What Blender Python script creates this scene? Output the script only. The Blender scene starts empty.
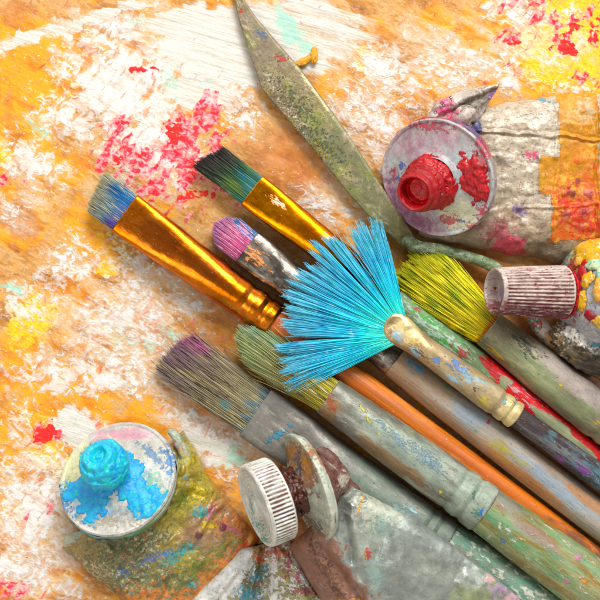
import bpy, math, random
import numpy as np
from mathutils import Vector, Matrix

# ---------------------------------------------------------------- units, camera, light
S = 0.0005            # one modelling unit (half a millimetre) in metres
CAMH = 1500.0         # camera height in units
sc = bpy.context.scene
COL = sc.collection

cam_d = bpy.data.cameras.new('camera')
cam = bpy.data.objects.new('camera', cam_d)
COL.objects.link(cam)
cam.location = (0, 0, CAMH * S)
cam_d.sensor_width = 36
cam_d.lens = 36 * CAMH / 600.0
cam_d.clip_start = 0.01
cam_d.clip_end = 50
sc.camera = cam
cam_d.dof.use_dof = True
cam_d.dof.focus_distance = (CAMH - 46) * S
cam_d.dof.aperture_fstop = 8.0

world = bpy.data.worlds.new('World')
sc.world = world
world.use_nodes = True
wt = world.node_tree
bg = wt.nodes['Background']
wtc = wt.nodes.new('ShaderNodeTexCoord')
wsx = wt.nodes.new('ShaderNodeSeparateXYZ')
wt.links.new(wtc.outputs['Generated'], wsx.inputs[0])
wr = wt.nodes.new('ShaderNodeValToRGB')
wr.color_ramp.elements[0].position = 0.10
wr.color_ramp.elements[0].color = (0.80, 0.72, 0.64, 1)
wr.color_ramp.elements[1].position = 0.80
wr.color_ramp.elements[1].color = (1.0, 0.98, 0.96, 1)
for _p, _c in ((0.40, (0.42, 0.36, 0.32, 1)), (0.50, (0.16, 0.14, 0.13, 1)), (0.60, (0.34, 0.32, 0.31, 1))):
    wr.color_ramp.elements.new(_p).color = _c
wm = wt.nodes.new('ShaderNodeMath'); wm.operation = 'MULTIPLY_ADD'
wm.inputs[1].default_value = 0.5; wm.inputs[2].default_value = 0.5
wt.links.new(wsx.outputs['Y'], wm.inputs[0])
wt.links.new(wm.outputs[0], wr.inputs[0])
wt.links.new(wr.outputs[0], bg.inputs[0])
bg.inputs[1].default_value = 0.85

def area(name, loc, target, size, sizey, power, colr):
    d = bpy.data.lights.new(name, 'AREA')
    d.shape = 'RECTANGLE'; d.size = size; d.size_y = sizey
    d.energy = power; d.color = colr
    o = bpy.data.objects.new(name, d); COL.objects.link(o)
    o.location = loc
    o.rotation_euler = (Vector(target) - Vector(loc)).to_track_quat('-Z', 'Y').to_euler()
    return o
area('window_light', (0.42, 1.45, 1.40), (0, 0, 0), 1.15, 0.75, 48.0, (1.0, 0.98, 0.95))
area('fill_light', (-0.6, -0.25, 0.9), (0, 0, 0), 0.5, 0.5, 2.6, (1.0, 0.97, 0.93))

sc.view_settings.view_transform = 'Standard'
sc.view_settings.look = 'None'
sc.view_settings.exposure = 0.10
sc.view_settings.gamma = 1.0

sc.cycles.max_bounces = 5
sc.cycles.diffuse_bounces = 2
sc.cycles.glossy_bounces = 3
sc.cycles.transmission_bounces = 2
sc.cycles.caustics_reflective = False
sc.cycles.use_adaptive_sampling = True
sc.cycles.adaptive_threshold = 0.03
rng = np.random.RandomState(7)
random.seed(7)

# ---------------------------------------------------------------- helpers
def P(x, y, z=0.0):
    """a photo pixel at height z -> a point on the table frame, in units"""
    k = (CAMH - z) / CAMH
    return Vector(((x - 300) * k, (300 - y) * k, z))

def lin(c):
    return c / 12.92 if c <= 0.04045 else ((c + 0.055) / 1.055) ** 2.4
def H(h, k=0.86):
    h = h.lstrip('#')
    c = [lin(int(h[i:i + 2], 16) / 255.0) * k for i in (0, 2, 4)]
    y = 0.25 * c[0] + 0.65 * c[1] + 0.10 * c[2]
    return tuple(min(0.93, max(0.002, y + (v - y) * 1.17)) for v in c) + (1.0,)

_perm = np.random.RandomState(3).permutation(512)
_perm = np.concatenate([_perm, _perm, _perm])
_grad = np.random.RandomState(5).normal(size=(512, 3))
_grad /= np.linalg.norm(_grad, axis=1)[:, None]
def perlin(p):
    p = np.asarray(p, float)
    i = np.floor(p).astype(int); f = p - i
    u = f * f * f * (f * (f * 6 - 15) + 10)
    i &= 255
    out = 0
    for dx in (0, 1):
        for dy in (0, 1):
            for dz in (0, 1):
                h = _perm[_perm[_perm[i[:, 0] + dx] + i[:, 1] + dy] + i[:, 2] + dz] & 511
                g = _grad[h]
                d = f - np.array([dx, dy, dz])
                w = (u[:, 0] if dx else 1 - u[:, 0]) * (u[:, 1] if dy else 1 - u[:, 1]) * (u[:, 2] if dz else 1 - u[:, 2])
                out = out + w * (g * d).sum(1)
    return out
def fbm(p, scale, octs=4, rough=0.5, seed=0.0):
    p = np.asarray(p, float) / scale + seed * 17.31
    a = 1.0; tot = 0; s = 1.0
    for k in range(octs):
        tot = tot + a * perlin(p * s + k * 5.7)
        a *= rough; s *= 2.03
    return tot
def facet(p, scale, seed=0.0):
    """folded-sheet noise: flat facets meeting in sharp creases"""
    w = np.stack([fbm(p, scale * 1.7, 2, .5, seed + 1), fbm(p, scale * 1.7, 2, .5, seed + 2)], 1) * scale * 0.5
    a = 0.5 + seed; R_ = np.array([[math.cos(a), -math.sin(a)], [math.sin(a), math.cos(a)]])
    q = (p[:, :2] + w) @ R_ / scale + 50.3 + seed * 3.3
    i = np.floor(q).astype(int); f = q - i
    tab = np.random.RandomState(int(seed * 10) + 3).uniform(-1, 1, (128, 128))
    g = lambda a_, b_: tab[(i[:, 0] + a_) & 127, (i[:, 1] + b_) & 127]
    up = f[:, 0] > f[:, 1]
    return np.where(up, g(0, 0) + f[:, 0] * (g(1, 0) - g(0, 0)) + f[:, 1] * (g(1, 1) - g(1, 0)),
                    g(0, 0) + f[:, 1] * (g(0, 1) - g(0, 0)) + f[:, 0] * (g(1, 1) - g(0, 1)))
def ridged(p, scale, octs=3, seed=0.0):
    p = np.asarray(p, float) / scale + seed * 13.7
    a = 1.0; tot = 0; s = 1.0
    for k in range(octs):
        tot = tot + a * (1 - 2.4 * np.abs(perlin(p * s + k * 3.1)))
        a *= 0.5; s *= 2.0
    return tot

# ---- node material builder
class NT:
    def __init__(self, name):
        self.m = bpy.data.materials.new(name)
        self.m.use_nodes = True
        self.t = self.m.node_tree
        self.n = self.t.nodes
        self.bsdf = self.n['Principled BSDF']
        tc = self.n.new('ShaderNodeTexCoord')
        vm = self.n.new('ShaderNodeVectorMath'); vm.operation = 'SCALE'
        vm.inputs['Scale'].default_value = 1.0 / S
        self.t.links.new(tc.outputs['Object'], vm.inputs[0])
        self.pos = vm.outputs[0]
    def L(self, a, b): self.t.links.new(a, b)
    def put(self, sock, v):
        if isinstance(v, bpy.types.NodeSocket): self.L(v, sock)
        else: sock.default_value = v
    def math(self, op, a, b=0.0, c=None, clamp=False):
        n = self.n.new('ShaderNodeMath'); n.operation = op; n.use_clamp = clamp
        self.put(n.inputs[0], a); self.put(n.inputs[1], b)
        if c is not None: self.put(n.inputs[2], c)
        return n.outputs[0]
    def mapped(self, scale=(1, 1, 1), loc=(0, 0, 0), rot=(0, 0, 0), vec=None):
        n = self.n.new('ShaderNodeMapping')
        n.vector_type = 'POINT'
        self.L(vec or self.pos, n.inputs['Vector'])
        n.inputs['Scale'].default_value = scale
        n.inputs['Location'].default_value = loc
        n.inputs['Rotation'].default_value = rot
        return n.outputs[0]
    def noise(self, size, seed=0, stretch=(1, 1, 1), detail=6, rough=0.6, dist=0.0, rotz=0.0):
        vec = self.pos
        if rotz: vec = self.mapped(rot=(0, 0, rotz))
        v = self.mapped(scale=tuple(s / size for s in stretch), loc=(seed * 7.13, seed * 3.7, seed * 5.1), vec=vec)
        n = self.n.new('ShaderNodeTexNoise')
        n.inputs['Scale'].default_value = 1.0
        n.inputs['Detail'].default_value = detail
        n.inputs['Roughness'].default_value = rough
        n.inputs['Distortion'].default_value = dist
        self.L(v, n.inputs['Vector'])
        return n.outputs['Fac']
    def smooth(self, v, a, b):
        n = self.n.new('ShaderNodeMapRange'); n.interpolation_type = 'SMOOTHSTEP'
        self.put(n.inputs['Value'], v)
        n.inputs['From Min'].default_value = a; n.inputs['From Max'].default_value = b
        return n.outputs['Result']
    def mix(self, f, a, b, mode='MIX'):
        n = self.n.new('ShaderNodeMix'); n.data_type = 'RGBA'; n.blend_type = mode
        self.put(n.inputs[0], f); self.put(n.inputs[6], a); self.put(n.inputs[7], b)
        return n.outputs[2]
    def mixf(self, f, a, b):
        n = self.n.new('ShaderNodeMix'); n.data_type = 'FLOAT'
        self.put(n.inputs[0], f); self.put(n.inputs[2], a); self.put(n.inputs[3], b)
        return n.outputs[0]
    def attr(self, name):
        n = self.n.new('ShaderNodeAttribute'); n.attribute_name = name
        return n.outputs['Fac']
    def ramp(self, v, stops):
        n = self.n.new('ShaderNodeValToRGB')
        e = n.color_ramp.elements
        while len(e) < len(stops): e.new(0.5)
        for k, (p, c) in enumerate(stops): e[k].position = p; e[k].color = c
        self.put(n.inputs[0], v)
        return n.outputs[0]
    def bump(self, h, strength=1.0):
        n = self.n.new('ShaderNodeBump')
        n.inputs['Distance'].default_value = S
        n.inputs['Strength'].default_value = strength
        self.L(h, n.inputs['Height'])
        self.L(n.outputs[0], self.bsdf.inputs['Normal'])

def spot_mask(nt, spots):
    m = None
    for s in spots:
        x, y, rx, ry = (s + (s[2],))[:4] if len(s) == 3 else s[:4]
        ang = s[4] if len(s) > 4 else 0.0
        v = nt.mapped(loc=(-x, -y, 0))
        v = nt.mapped(rot=(0, 0, -math.radians(ang)), vec=v)
        v = nt.mapped(scale=(1.0 / rx, 1.0 / ry, 0), vec=v)
        n = nt.n.new('ShaderNodeVectorMath'); n.operation = 'LENGTH'
        nt.L(v, n.inputs[0])
        d = nt.math('SUBTRACT', 1.0, n.outputs['Value'])
        m = d if m is None else nt.math('MAXIMUM', m, d)
    return nt.math('MAXIMUM', m, -1.0)

def stained(name, base, layers=(), rough=0.5, metal=0.0, bump=0.25, grain=6.0, gstretch=(1, 1, 1), base2=None, b2size=30,
            coat=0.0, vary=0.22, spec=0.5, bumpk=1.0, speck=0.38):
    """painted / stained surface. layers: dict(c, size, seed, cover, soft, stretch, spots, h, rough, metal, dist)"""
    nt = NT(name)
    b2 = base2 if base2 else tuple(c * 0.72 for c in base[:3]) + (1,)
    n0 = nt.noise(b2size, 1.3, gstretch, 5, 0.65)
    col = nt.mix(nt.smooth(n0, 0.36, 0.66), base, b2)
    n1 = nt.noise(grain, 2.9, gstretch, 6, 0.7)
    r = nt.math('MULTIPLY_ADD', n1, 0.35, rough - 0.17)
    mt = metal
    hgt = nt.math('MULTIPLY', n1, bump * 3)
    for k, l in enumerate(layers):
        n = nt.noise(l.get('size', 12) * (0.62 if l.get('size', 12) <= 10 else 1.0), l.get('seed', k * 1.7 + 4), l.get('stretch', gstretch), l.get('detail', 5), l.get('rgh', 0.62), l.get('dist', 0.3))
        val = nt.math('MULTIPLY_ADD', n, 2.6, -1.3)
        s = l.get('soft', 0.06)
        if 'spots' in l:
            sm = spot_mask(nt, l['spots'])
            amp, bias = l.get('amp', 0.8), l.get('bias', 0.0)
            if l.get('size', 12) <= 10 and not l.get('solid'):
                amp *= 2.1; bias -= 0.26; s *= 2.6
            val = nt.math('MULTIPLY_ADD', val, amp, nt.math('ADD', sm, bias))
        elif 'groove' in l:
            val = nt.math('ADD', nt.math('MULTIPLY', nt.attr('groove'), 2.0), nt.math('MULTIPLY_ADD', val, 2.2, l['groove']))
        elif 'boxes' in l:
            bm_ = None
            for (x0, x1, y0, y1) in l['boxes']:
                sp = nt.n.new('ShaderNodeSeparateXYZ'); nt.L(nt.pos, sp.inputs[0])
                a = nt.math('MINIMUM', nt.math('SUBTRACT', sp.outputs[0], x0), nt.math('SUBTRACT', x1, sp.outputs[0]))
                b = nt.math('MINIMUM', nt.math('SUBTRACT', sp.outputs[1], y0), nt.math('SUBTRACT', y1, sp.outputs[1]))
                a = nt.math('MINIMUM', a, b)
                bm_ = a if bm_ is None else nt.math('MAXIMUM', bm_, a)
            val = nt.math('MULTIPLY_ADD', val, l.get('amp', 1.5), nt.math('MULTIPLY', bm_, 0.5))
        else:
            val = nt.math('ADD', val, (l.get('cover', 0.3) - 0.5) * 1.5)
        mask = nt.smooth(val, -s, s)
        op = l.get('op', 0.82 if 'spots' in l else 1.0)
        if op < 1: mask = nt.math('MULTIPLY', mask, op)
        lc = l['c']
        nn = nt.noise(5, k + 8.2, (1, 1, 1), 3)
        lcm = nt.mix(nn, tuple(min(1, c * 1.2) for c in lc[:3]) + (1,), tuple(c * 0.75 for c in lc[:3]) + (1,))
        col = nt.mix(mask, col, lcm)
        if metal: mt = nt.mixf(mask, mt, l.get('metal', 0.0))
        r = nt.mixf(mask, r, l.get('rough', 0.5))
        hgt = nt.math('MULTIPLY_ADD', mask, l.get('h', 0.25), hgt)
    # specks of dirt and dried paint, larger mottling
    if speck:
        q = nt.noise(2.3, 14.3, (1, 1, 1), 2, 0.5)
        col = nt.mix(nt.math('MULTIPLY', nt.smooth(q, 0.66, 0.70), speck), col, H('#4a4036'))
        q = nt.noise(2.9, 24.3, (1, 1, 1), 3, 0.5)
        qm = nt.smooth(q, 0.67, 0.71)
        col = nt.mix(nt.math('MULTIPLY', qm, speck), col, H('#ece6d8'))
        hgt = nt.math('MULTIPLY_ADD', qm, 0.6, hgt)
        q = nt.noise(13, 34.3, gstretch, 8, 0.75)
        hs = nt.n.new('ShaderNodeHueSaturation')
        nt.put(hs.inputs['Value'], nt.math('MULTIPLY_ADD', q, 1.5, 0.25))
        nt.L(col, hs.inputs['Color']); col = hs.outputs[0]
    # fine speckle variation of the paint itself
    nv = nt.noise(3.0, 9.1, gstretch, 4, 0.7)
    vv = nt.math('MULTIPLY_ADD', nv, vary * 2, 1 - vary)
    comb = nt.n.new('ShaderNodeVectorMath'); comb.operation = 'SCALE'
    nt.L(col, comb.inputs[0]); nt.L(vv, comb.inputs['Scale'])
    nt.L(comb.outputs[0], nt.bsdf.inputs['Base Color'])
    nt.put(nt.bsdf.inputs['Roughness'], r)
    nt.put(nt.bsdf.inputs['Metallic'], mt)
    nt.bsdf.inputs['Specular IOR Level'].default_value = spec
    if coat:
        nt.bsdf.inputs['Coat Weight'].default_value = coat
        nt.bsdf.inputs['Coat Roughness'].default_value = 0.15
    nt.bump(hgt, bumpk)
    return nt.m

# ---- meshes (all coordinates in units, scaled to metres here)
ROOTS = {}
def scaled(m):
    m = m.copy(); m.translation = m.translation * S
    return m
def make_mesh(name, verts, faces, mat, attrs=None, smooth=True):
    verts = np.asarray(verts, dtype=np.float32) * S
    me = bpy.data.meshes.new(name)
    if isinstance(faces, np.ndarray):
        k = faces.shape[1]; nf = len(faces)
        me.vertices.add(len(verts)); me.vertices.foreach_set('co', verts.ravel())
        me.loops.add(nf * k); me.loops.foreach_set('vertex_index', faces.ravel().astype(np.int32))
        me.polygons.add(nf)
        me.polygons.foreach_set('loop_start', np.arange(0, nf * k, k, dtype=np.int32))
        me.update(calc_edges=True)
    else:
        me.from_pydata(verts.tolist(), [], faces); me.update()
    if smooth:
        me.polygons.foreach_set('use_smooth', np.ones(len(me.polygons), dtype=bool))
    for an, av in (attrs or {}).items():
        a = me.attributes.new(an, 'FLOAT', 'POINT')
        a.data.foreach_set('value', np.asarray(av, dtype=np.float32))
    me.validate()
    me.materials.append(mat)
    return me
def part(name, verts, faces, mat, parent, frame, attrs=None, smooth=True):
    """a mesh given in the frame's coordinates, parented to its thing (or part)"""
    me = make_mesh(name, verts, faces, mat, attrs, smooth)
    o = bpy.data.objects.new(name, me)
    COL.objects.link(o)
    wm_ = scaled(frame)
    if parent is not None:
        o.parent = parent
        o.matrix_parent_inverse = Matrix.Identity(4)
        o.matrix_local = ROOTS[parent.name].inverted() @ wm_
    else:
        o.matrix_world = wm_
    ROOTS[o.name] = wm_
    return o
def thing(name, label, cat, base, group=None):
    o = bpy.data.objects.new(name, None); COL.objects.link(o)
    o.empty_display_size = 0.01
    m = Matrix.Translation(Vector(base) * S)
    o.location = Vector(base) * S
    o['label'] = label; o['category'] = cat
    if group: o['group'] = group
    ROOTS[o.name] = m
    return o
def frame_xy(p0, p1, roll=0.0):
    """x axis from p0 to p1, z as up as possible"""
    x = (Vector(p1) - Vector(p0)).normalized()
    y = Vector((0, 0, 1)).cross(x).normalized()
    z = x.cross(y)
    m = Matrix((x, y, z)).transposed().to_4x4()
    if roll: m = m @ Matrix.Rotation(math.radians(roll), 4, 'X')
    m.translation = Vector(p0)
    return m
def frame_z(p, axis):
    """z along axis, y as close to the picture's up as possible"""
    z = Vector(axis).normalized()
    x = Vector((0, 1, 0)).cross(z).normalized()
    y = z.cross(x)
    m = Matrix((x, y, z)).transposed().to_4x4()
    m.translation = Vector(p)
    return m

def grid_faces(nu, nv, wrap_v=False):
    iu = np.arange(nu - 1)[:, None]; iv = np.arange(nv if wrap_v else nv - 1)[None, :]
    a = iu * nv + iv; b = iu * nv + (iv + 1) % nv
    c = (iu + 1) * nv + (iv + 1) % nv; d = (iu + 1) * nv + iv
    return np.stack([a, b, c, d], -1).reshape(-1, 4)

def loft(st, N=56, step=1.6, smooth=1, amp=0.0, nscale=20, seed=0, dents=()):
    """stations (x, ry, rz, exponent, cy, cz) -> closed tube along x"""
    st = [tuple(s) + (2.0, 0.0, 0.0)[len(s) - 3:] if len(s) < 6 else tuple(s) for s in st]
    st = np.array(st, float)
    n = max(8, int((st[-1, 0] - st[0, 0]) / step))
    xs = np.linspace(st[0, 0], st[-1, 0], n)
    xs = np.unique(np.concatenate([xs, st[:, 0]]))
    keep_ = np.concatenate([[True], np.diff(xs) > 0.3]); keep_[-1] = True; xs = xs[keep_]
    n = len(xs)
    A = np.stack([np.interp(xs, st[:, 0], st[:, k]) for k in range(1, 6)], 1)
    for _ in range(smooth):
        B = A.copy(); B[1:-1] = (A[:-2] + 2 * A[1:-1] + A[2:]) / 4; A = B
    th = np.linspace(0, 2 * math.pi, N, endpoint=False)
    c = np.cos(th)[None]; s = np.sin(th)[None]
    e = 2.0 / A[:, 2:3]
    Y = np.sign(c) * np.abs(c) ** e * A[:, 0:1] + A[:, 3:4]
    Z = np.sign(s) * np.abs(s) ** e * A[:, 1:2] + A[:, 4:5]
    X = np.repeat(xs[:, None], N, 1)
    V = np.stack([X, Y, Z], -1).reshape(-1, 3)
    if amp:
        r = fbm(V, nscale, 3, 0.5, seed)
        nrm = np.stack([np.zeros_like(X), c * np.ones_like(X), s * np.ones_like(X)], -1).reshape(-1, 3)
        V = V + nrm * (r * amp)[:, None]
    for (dx, dth, rad, dep) in dents:
        tt = np.tile(th, n)
        d = ((V[:, 0] - dx) / rad) ** 2 + ((np.angle(np.exp(1j * (tt - dth)))) * A[:, 0].mean() / rad) ** 2
        k = dep * np.exp(-d)
        V[:, 1] -= np.cos(tt) * k; V[:, 2] -= np.sin(tt) * k
    F = grid_faces(n, N, True)
    c0 = len(V); V = np.vstack([V, V[:N].mean(0), V[-N:].mean(0)])
    f = [tuple(q) for q in F.tolist()]
    for k in range(N):
        f.append((c0, (k + 1) % N, k))
        f.append((c0 + 1, (n - 1) * N + k, (n - 1) * N + (k + 1) % N))
    return V, f

CAV = {}
def lathe(prof, N=96, amp=0.0, nscale=20, seed=0, ribs=None, step=None, ell=1.0):
    """profile (r, z) from the bottom up, around z. ribs=(count, depth, z0, z1)"""
    pr = np.array(prof, float)
    if step:
        d = np.concatenate([[0], np.cumsum(np.hypot(np.diff(pr[:, 0]), np.diff(pr[:, 1])))])
        t = np.unique(np.concatenate([np.linspace(0, d[-1], int(d[-1] / step)), d]))
        pr = np.stack([np.interp(t, d, pr[:, 0]), np.interp(t, d, pr[:, 1])], 1)
    n = len(pr)
    th = np.linspace(0, 2 * math.pi, N, endpoint=False)
    R = np.repeat(pr[:, 0:1], N, 1); Z = np.repeat(pr[:, 1:2], N, 1)
    if ribs:
        cnt, dep, z0, z1, rmin = ribs
        w = ((Z > z0) & (Z < z1) & (R > rmin)).astype(float)
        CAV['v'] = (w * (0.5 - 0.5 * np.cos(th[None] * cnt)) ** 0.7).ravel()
        R = R - w * dep * (0.5 - 0.5 * np.cos(th[None] * cnt)) ** 1.5
    V = np.stack([R * np.cos(th), R * np.sin(th) * ell, Z], -1).reshape(-1, 3)
    if amp:
        r = fbm(V, nscale, 4, 0.55, seed)
        nr = np.stack([np.cos(th)[None] * np.ones_like(R), np.sin(th)[None] * np.ones_like(R), 0.6 * np.ones_like(R)], -1).reshape(-1, 3)
        V = V + nr * (r * amp)[:, None]
    F = grid_faces(n, N, True)
    return V, F

def box_blob(center, radii, seed, amp=0.35, sub=5, nscale=None, flat=None):
    """lumpy dried-paint lump"""
    import bmesh
    bm = bmesh.new(); bmesh.ops.create_icosphere(bm, subdivisions=sub, radius=1.0)
    V = np.array([v.co[:] for v in bm.verts]); F = np.array([[v.index for v in f.verts] for f in bm.faces]); bm.free()
    ns = nscale or 0.55
    k = 1 + amp * fbm(V, ns, 4, 0.6, seed) + 0.25 * amp * ridged(V, ns * 0.5, 2, seed + 2)
    V = V * k[:, None] * np.array(radii)
    if flat is not None: V[:, 2] = np.maximum(V[:, 2], flat)
    return V + np.array(center), F
def merge(parts_):
    Vs, Fs, off = [], [], 0
    for V, F in parts_:
        V = np.asarray(V, float)
        Vs.append(V); Fs += [tuple(int(i) + off for i in q) for q in (F.tolist() if isinstance(F, np.ndarray) else F)]
        off += len(V)
    return np.vstack(Vs), Fs

# ---- bristles
def strands(root, direc, length, rad, curl, droop, seed, segs=7, wob=0.6, extra=None, pw=1.8):
    """arrays: root (n,3), direc (n,3) unit, length (n,), rad (n,); curl (n,3) sideways bend at the tip"""
    n = len(root)
    r_ = np.random.RandomState(seed)
    t = np.linspace(0, 1, segs)
    pts = root[:, None] + direc[:, None] * (length[:, None] * t[None])[..., None]
    pts = pts + curl[:, None] * (t[None, :, None] ** pw)
    pts[:, :, 2] -= (droop[:, None] if np.ndim(droop) else droop) * (t[None] ** 1.7)
    ph = r_.rand(n, 3) * 6.28
    w = np.sin(ph[:, None] + t[None, :, None] * (3 + 3 * r_.rand(n, 1, 3))) * t[None, :, None] * wob
    pts = pts + w
    if extra is not None: pts = extra(pts, t)
    tan = np.gradient(pts, axis=1); tan /= np.linalg.norm(tan, axis=2, keepdims=True) + 1e-9
    up = np.array([0.0, 0.05, 1.0]); up /= np.linalg.norm(up)
    a = np.cross(tan, up); a /= np.linalg.norm(a, axis=2, keepdims=True) + 1e-9
    b = np.cross(a, tan)
    rr = rad[:, None] * (1 - 0.72 * t[None] ** 2.2)
    V = []
    for k in range(3):
        an = 2 * math.pi * k / 3 + math.pi / 6
        V.append(pts + (a * math.cos(an) + b * math.sin(an)) * rr[..., None])
    V = np.stack(V, 2)                      # n, segs, 3, 3
    base = (np.arange(n) * segs * 3)[:, None, None]
    s_ = np.arange(segs - 1)[None, :, None] * 3
    k = np.arange(3)[None, None]
    q0 = base + s_ + k; q1 = base + s_ + (k + 1) % 3
    F = np.stack([q0, q1, q1 + 3, q0 + 3], -1).reshape(-1, 4)
    T = np.repeat(np.repeat(t[None], n, 0)[..., None], 3, 2).ravel()
    R = np.repeat(r_.rand(n), segs * 3)
    return V.reshape(-1, 3), F, T, R

def bristle_mat(name, stops, layers=(), dark=0.45, rough=0.5):
    """stops along the strand root->tip; layers in the brush's own coordinates"""
    nt = NT(name)
    t = nt.attr('along'); r = nt.attr('strand')
    tt = nt.math('ADD', t, nt.math('MULTIPLY_ADD', r, 0.22, -0.11))
    col = nt.ramp(tt, stops)
    for k, l in enumerate(layers):
        n = nt.noise(l.get('size', 10), l.get('seed', k + 3.3), l.get('stretch', (0.25, 1, 1)), 5, 0.6, 0.2)
        val = nt.math('MULTIPLY_ADD', n, 2.4, -1.2)
        val = nt.math('ADD', val, nt.math('MULTIPLY_ADD', r, 0.7, -0.35))
        if 'spots' in l:
            val = nt.math('MULTIPLY_ADD', val, l.get('amp', 0.6), nt.math('ADD', spot_mask(nt, l['spots']), l.get('bias', 0)))
        else:
            val = nt.math('ADD', val, (l.get('cover', 0.3) - 0.5) * 1.5)
        m = nt.smooth(val, -l.get('soft', 0.25), l.get('soft', 0.25))
        col = nt.mix(m, col, l['c'])
    wn = nt.n.new('ShaderNodeTexWhiteNoise'); wn.noise_dimensions = '1D'
    nt.L(nt.math('MULTIPLY', r, 91.7), wn.inputs['W'])
    br = nt.math('MULTIPLY_ADD', wn.outputs['Value'], 1.0 - dark + 0.35, dark)
    sc_ = nt.n.new('ShaderNodeVectorMath'); sc_.operation = 'SCALE'
    nt.L(col, sc_.inputs[0]); nt.L(br, sc_.inputs['Scale'])
    nt.L(sc_.outputs[0], nt.bsdf.inputs['Base Color'])
    nt.bsdf.inputs['Roughness'].default_value = rough
    nt.bsdf.inputs['Specular IOR Level'].default_value = 0.35
    return nt.m

def bristle_head(a, b, length, spread, seed, n, round_tip=0.0, slant=0.0, jitter=0.06, clumps=28, clump=0.5, rad=0.55,
                 droop=6.0, stray=0.04, zspread=1.0, ycurl=0.0, wob=0.6, droop_side=0.0, pw=1.8):
    """bristles growing from an oval mouth (half sizes a, b) towards -x"""
    r_ = np.random.RandomState(seed)
    u = r_.rand(n) ** 0.5; an = r_.rand(n) * 2 * math.pi
    vy = u * np.cos(an); vz = u * np.sin(an)
    # push towards a box distribution
    vy = np.clip(vy * (1 + 0.18 * np.abs(vz)), -1, 1)
    root = np.stack([np.full(n, 3.0), vy * a * 0.95, vz * b * 0.9], 1)
    # clump centres
    cy = np.linspace(-1, 1, clumps) + r_.normal(0, 0.4 / clumps, clumps)
    cz = r_.uniform(-0.8, 0.8, clumps)
    ci = np.argmin(np.abs(vy[:, None] - cy[None]) + 0.25 * np.abs(vz[:, None] - cz[None]), 1)
    cl = r_.normal(0, 1, clumps)
    k = clump * (0.4 + 0.6 * r_.rand(n))
    ty = vy * (1 - k) + cy[ci] * k
    L = length * (1 - round_tip * np.abs(ty) ** 2.3 - round_tip * 0.5 * np.abs(vz) ** 2 + slant * ty) * (1 + 0.025 * cl[ci]) * (1 - jitter * np.abs(r_.normal(0, 1, n)))
    dirs = np.stack([-np.ones(n), np.zeros(n), np.zeros(n)], 1)
    tipy = ty * a * spread; tipz = vz * b * zspread
    curl = np.stack([np.zeros(n), tipy - root[:, 1] + ycurl, tipz - root[:, 2]], 1)
    st = r_.rand(n) < stray
    curl[st] += r_.normal(0, a * 0.22, (st.sum(), 3)) * np.array([0.3, 1, 0.6])
    L[st] *= r_.uniform(0.75, 1.10, st.sum())
    rr = rad * r_.uniform(0.7, 1.25, n)
    dz = droop + droop_side * np.abs(ty) ** 2
    V, F, T, R = strands(root, dirs, L + 3, rr, curl, dz, seed + 1, wob=wob, pw=pw)
    # opaque heart of the tuft, so that no light leaks through the root half
    cv = []
    xs = np.linspace(3, -length * 0.6, 14)
    th = np.linspace(0, 2 * math.pi, 24, endpoint=False)
    for x in xs:
        t = max(0, -x / length)
        sp = 1 + (spread - 1) * t ** pw
        kk = 0.86 * math.sqrt(max(0.0, 1 - (t / 0.62) ** 2.5)) + 0.02
        cv.append(np.stack([np.full(24, x), np.cos(th) * a * sp * kk + ycurl * t ** 1.8, np.sin(th) * b * kk * (1 + (zspread - 1) * t) - droop * t ** 1.7], 1))
    cv = np.vstack(cv)
    cf = grid_faces(14, 24, True)[:, ::-1] + len(V)
    V = np.vstack([V, cv]); F = np.vstack([F, cf])
    T = np.concatenate([T, np.repeat(np.clip(-xs / length, 0, 1), 24)]); R = np.concatenate([R, np.full(len(cv), 0.0)])
    return V, F, T, R

# ---------------------------------------------------------------- the painted tabletop (the setting)
def blobs_eval(X, Y, lst, seed, warp=9):
    p = np.stack([X.ravel(), Y.ravel(), np.zeros(X.size)], 1)
    wx = fbm(p, 22, 4, 0.6, seed) * warp * 1.6; wy = fbm(p, 22, 4, 0.6, seed + 3) * warp * 1.6
    x = X.ravel() + wx; y = Y.ravel() + wy
    out = np.zeros(X.size)
    for b in lst:
        cx, cy, rx, ry, ang, s = b
        a = math.radians(ang); ca, sa = math.cos(a), math.sin(a)
        dx = x - cx; dy = y - cy
        u = (dx * ca + dy * sa) / rx; v = (-dx * sa + dy * ca) / ry
        d = np.sqrt(u * u + v * v)
        out = np.maximum(out, s * np.clip(1.35 - d * 0.85, 0, 1))
    return out
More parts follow.
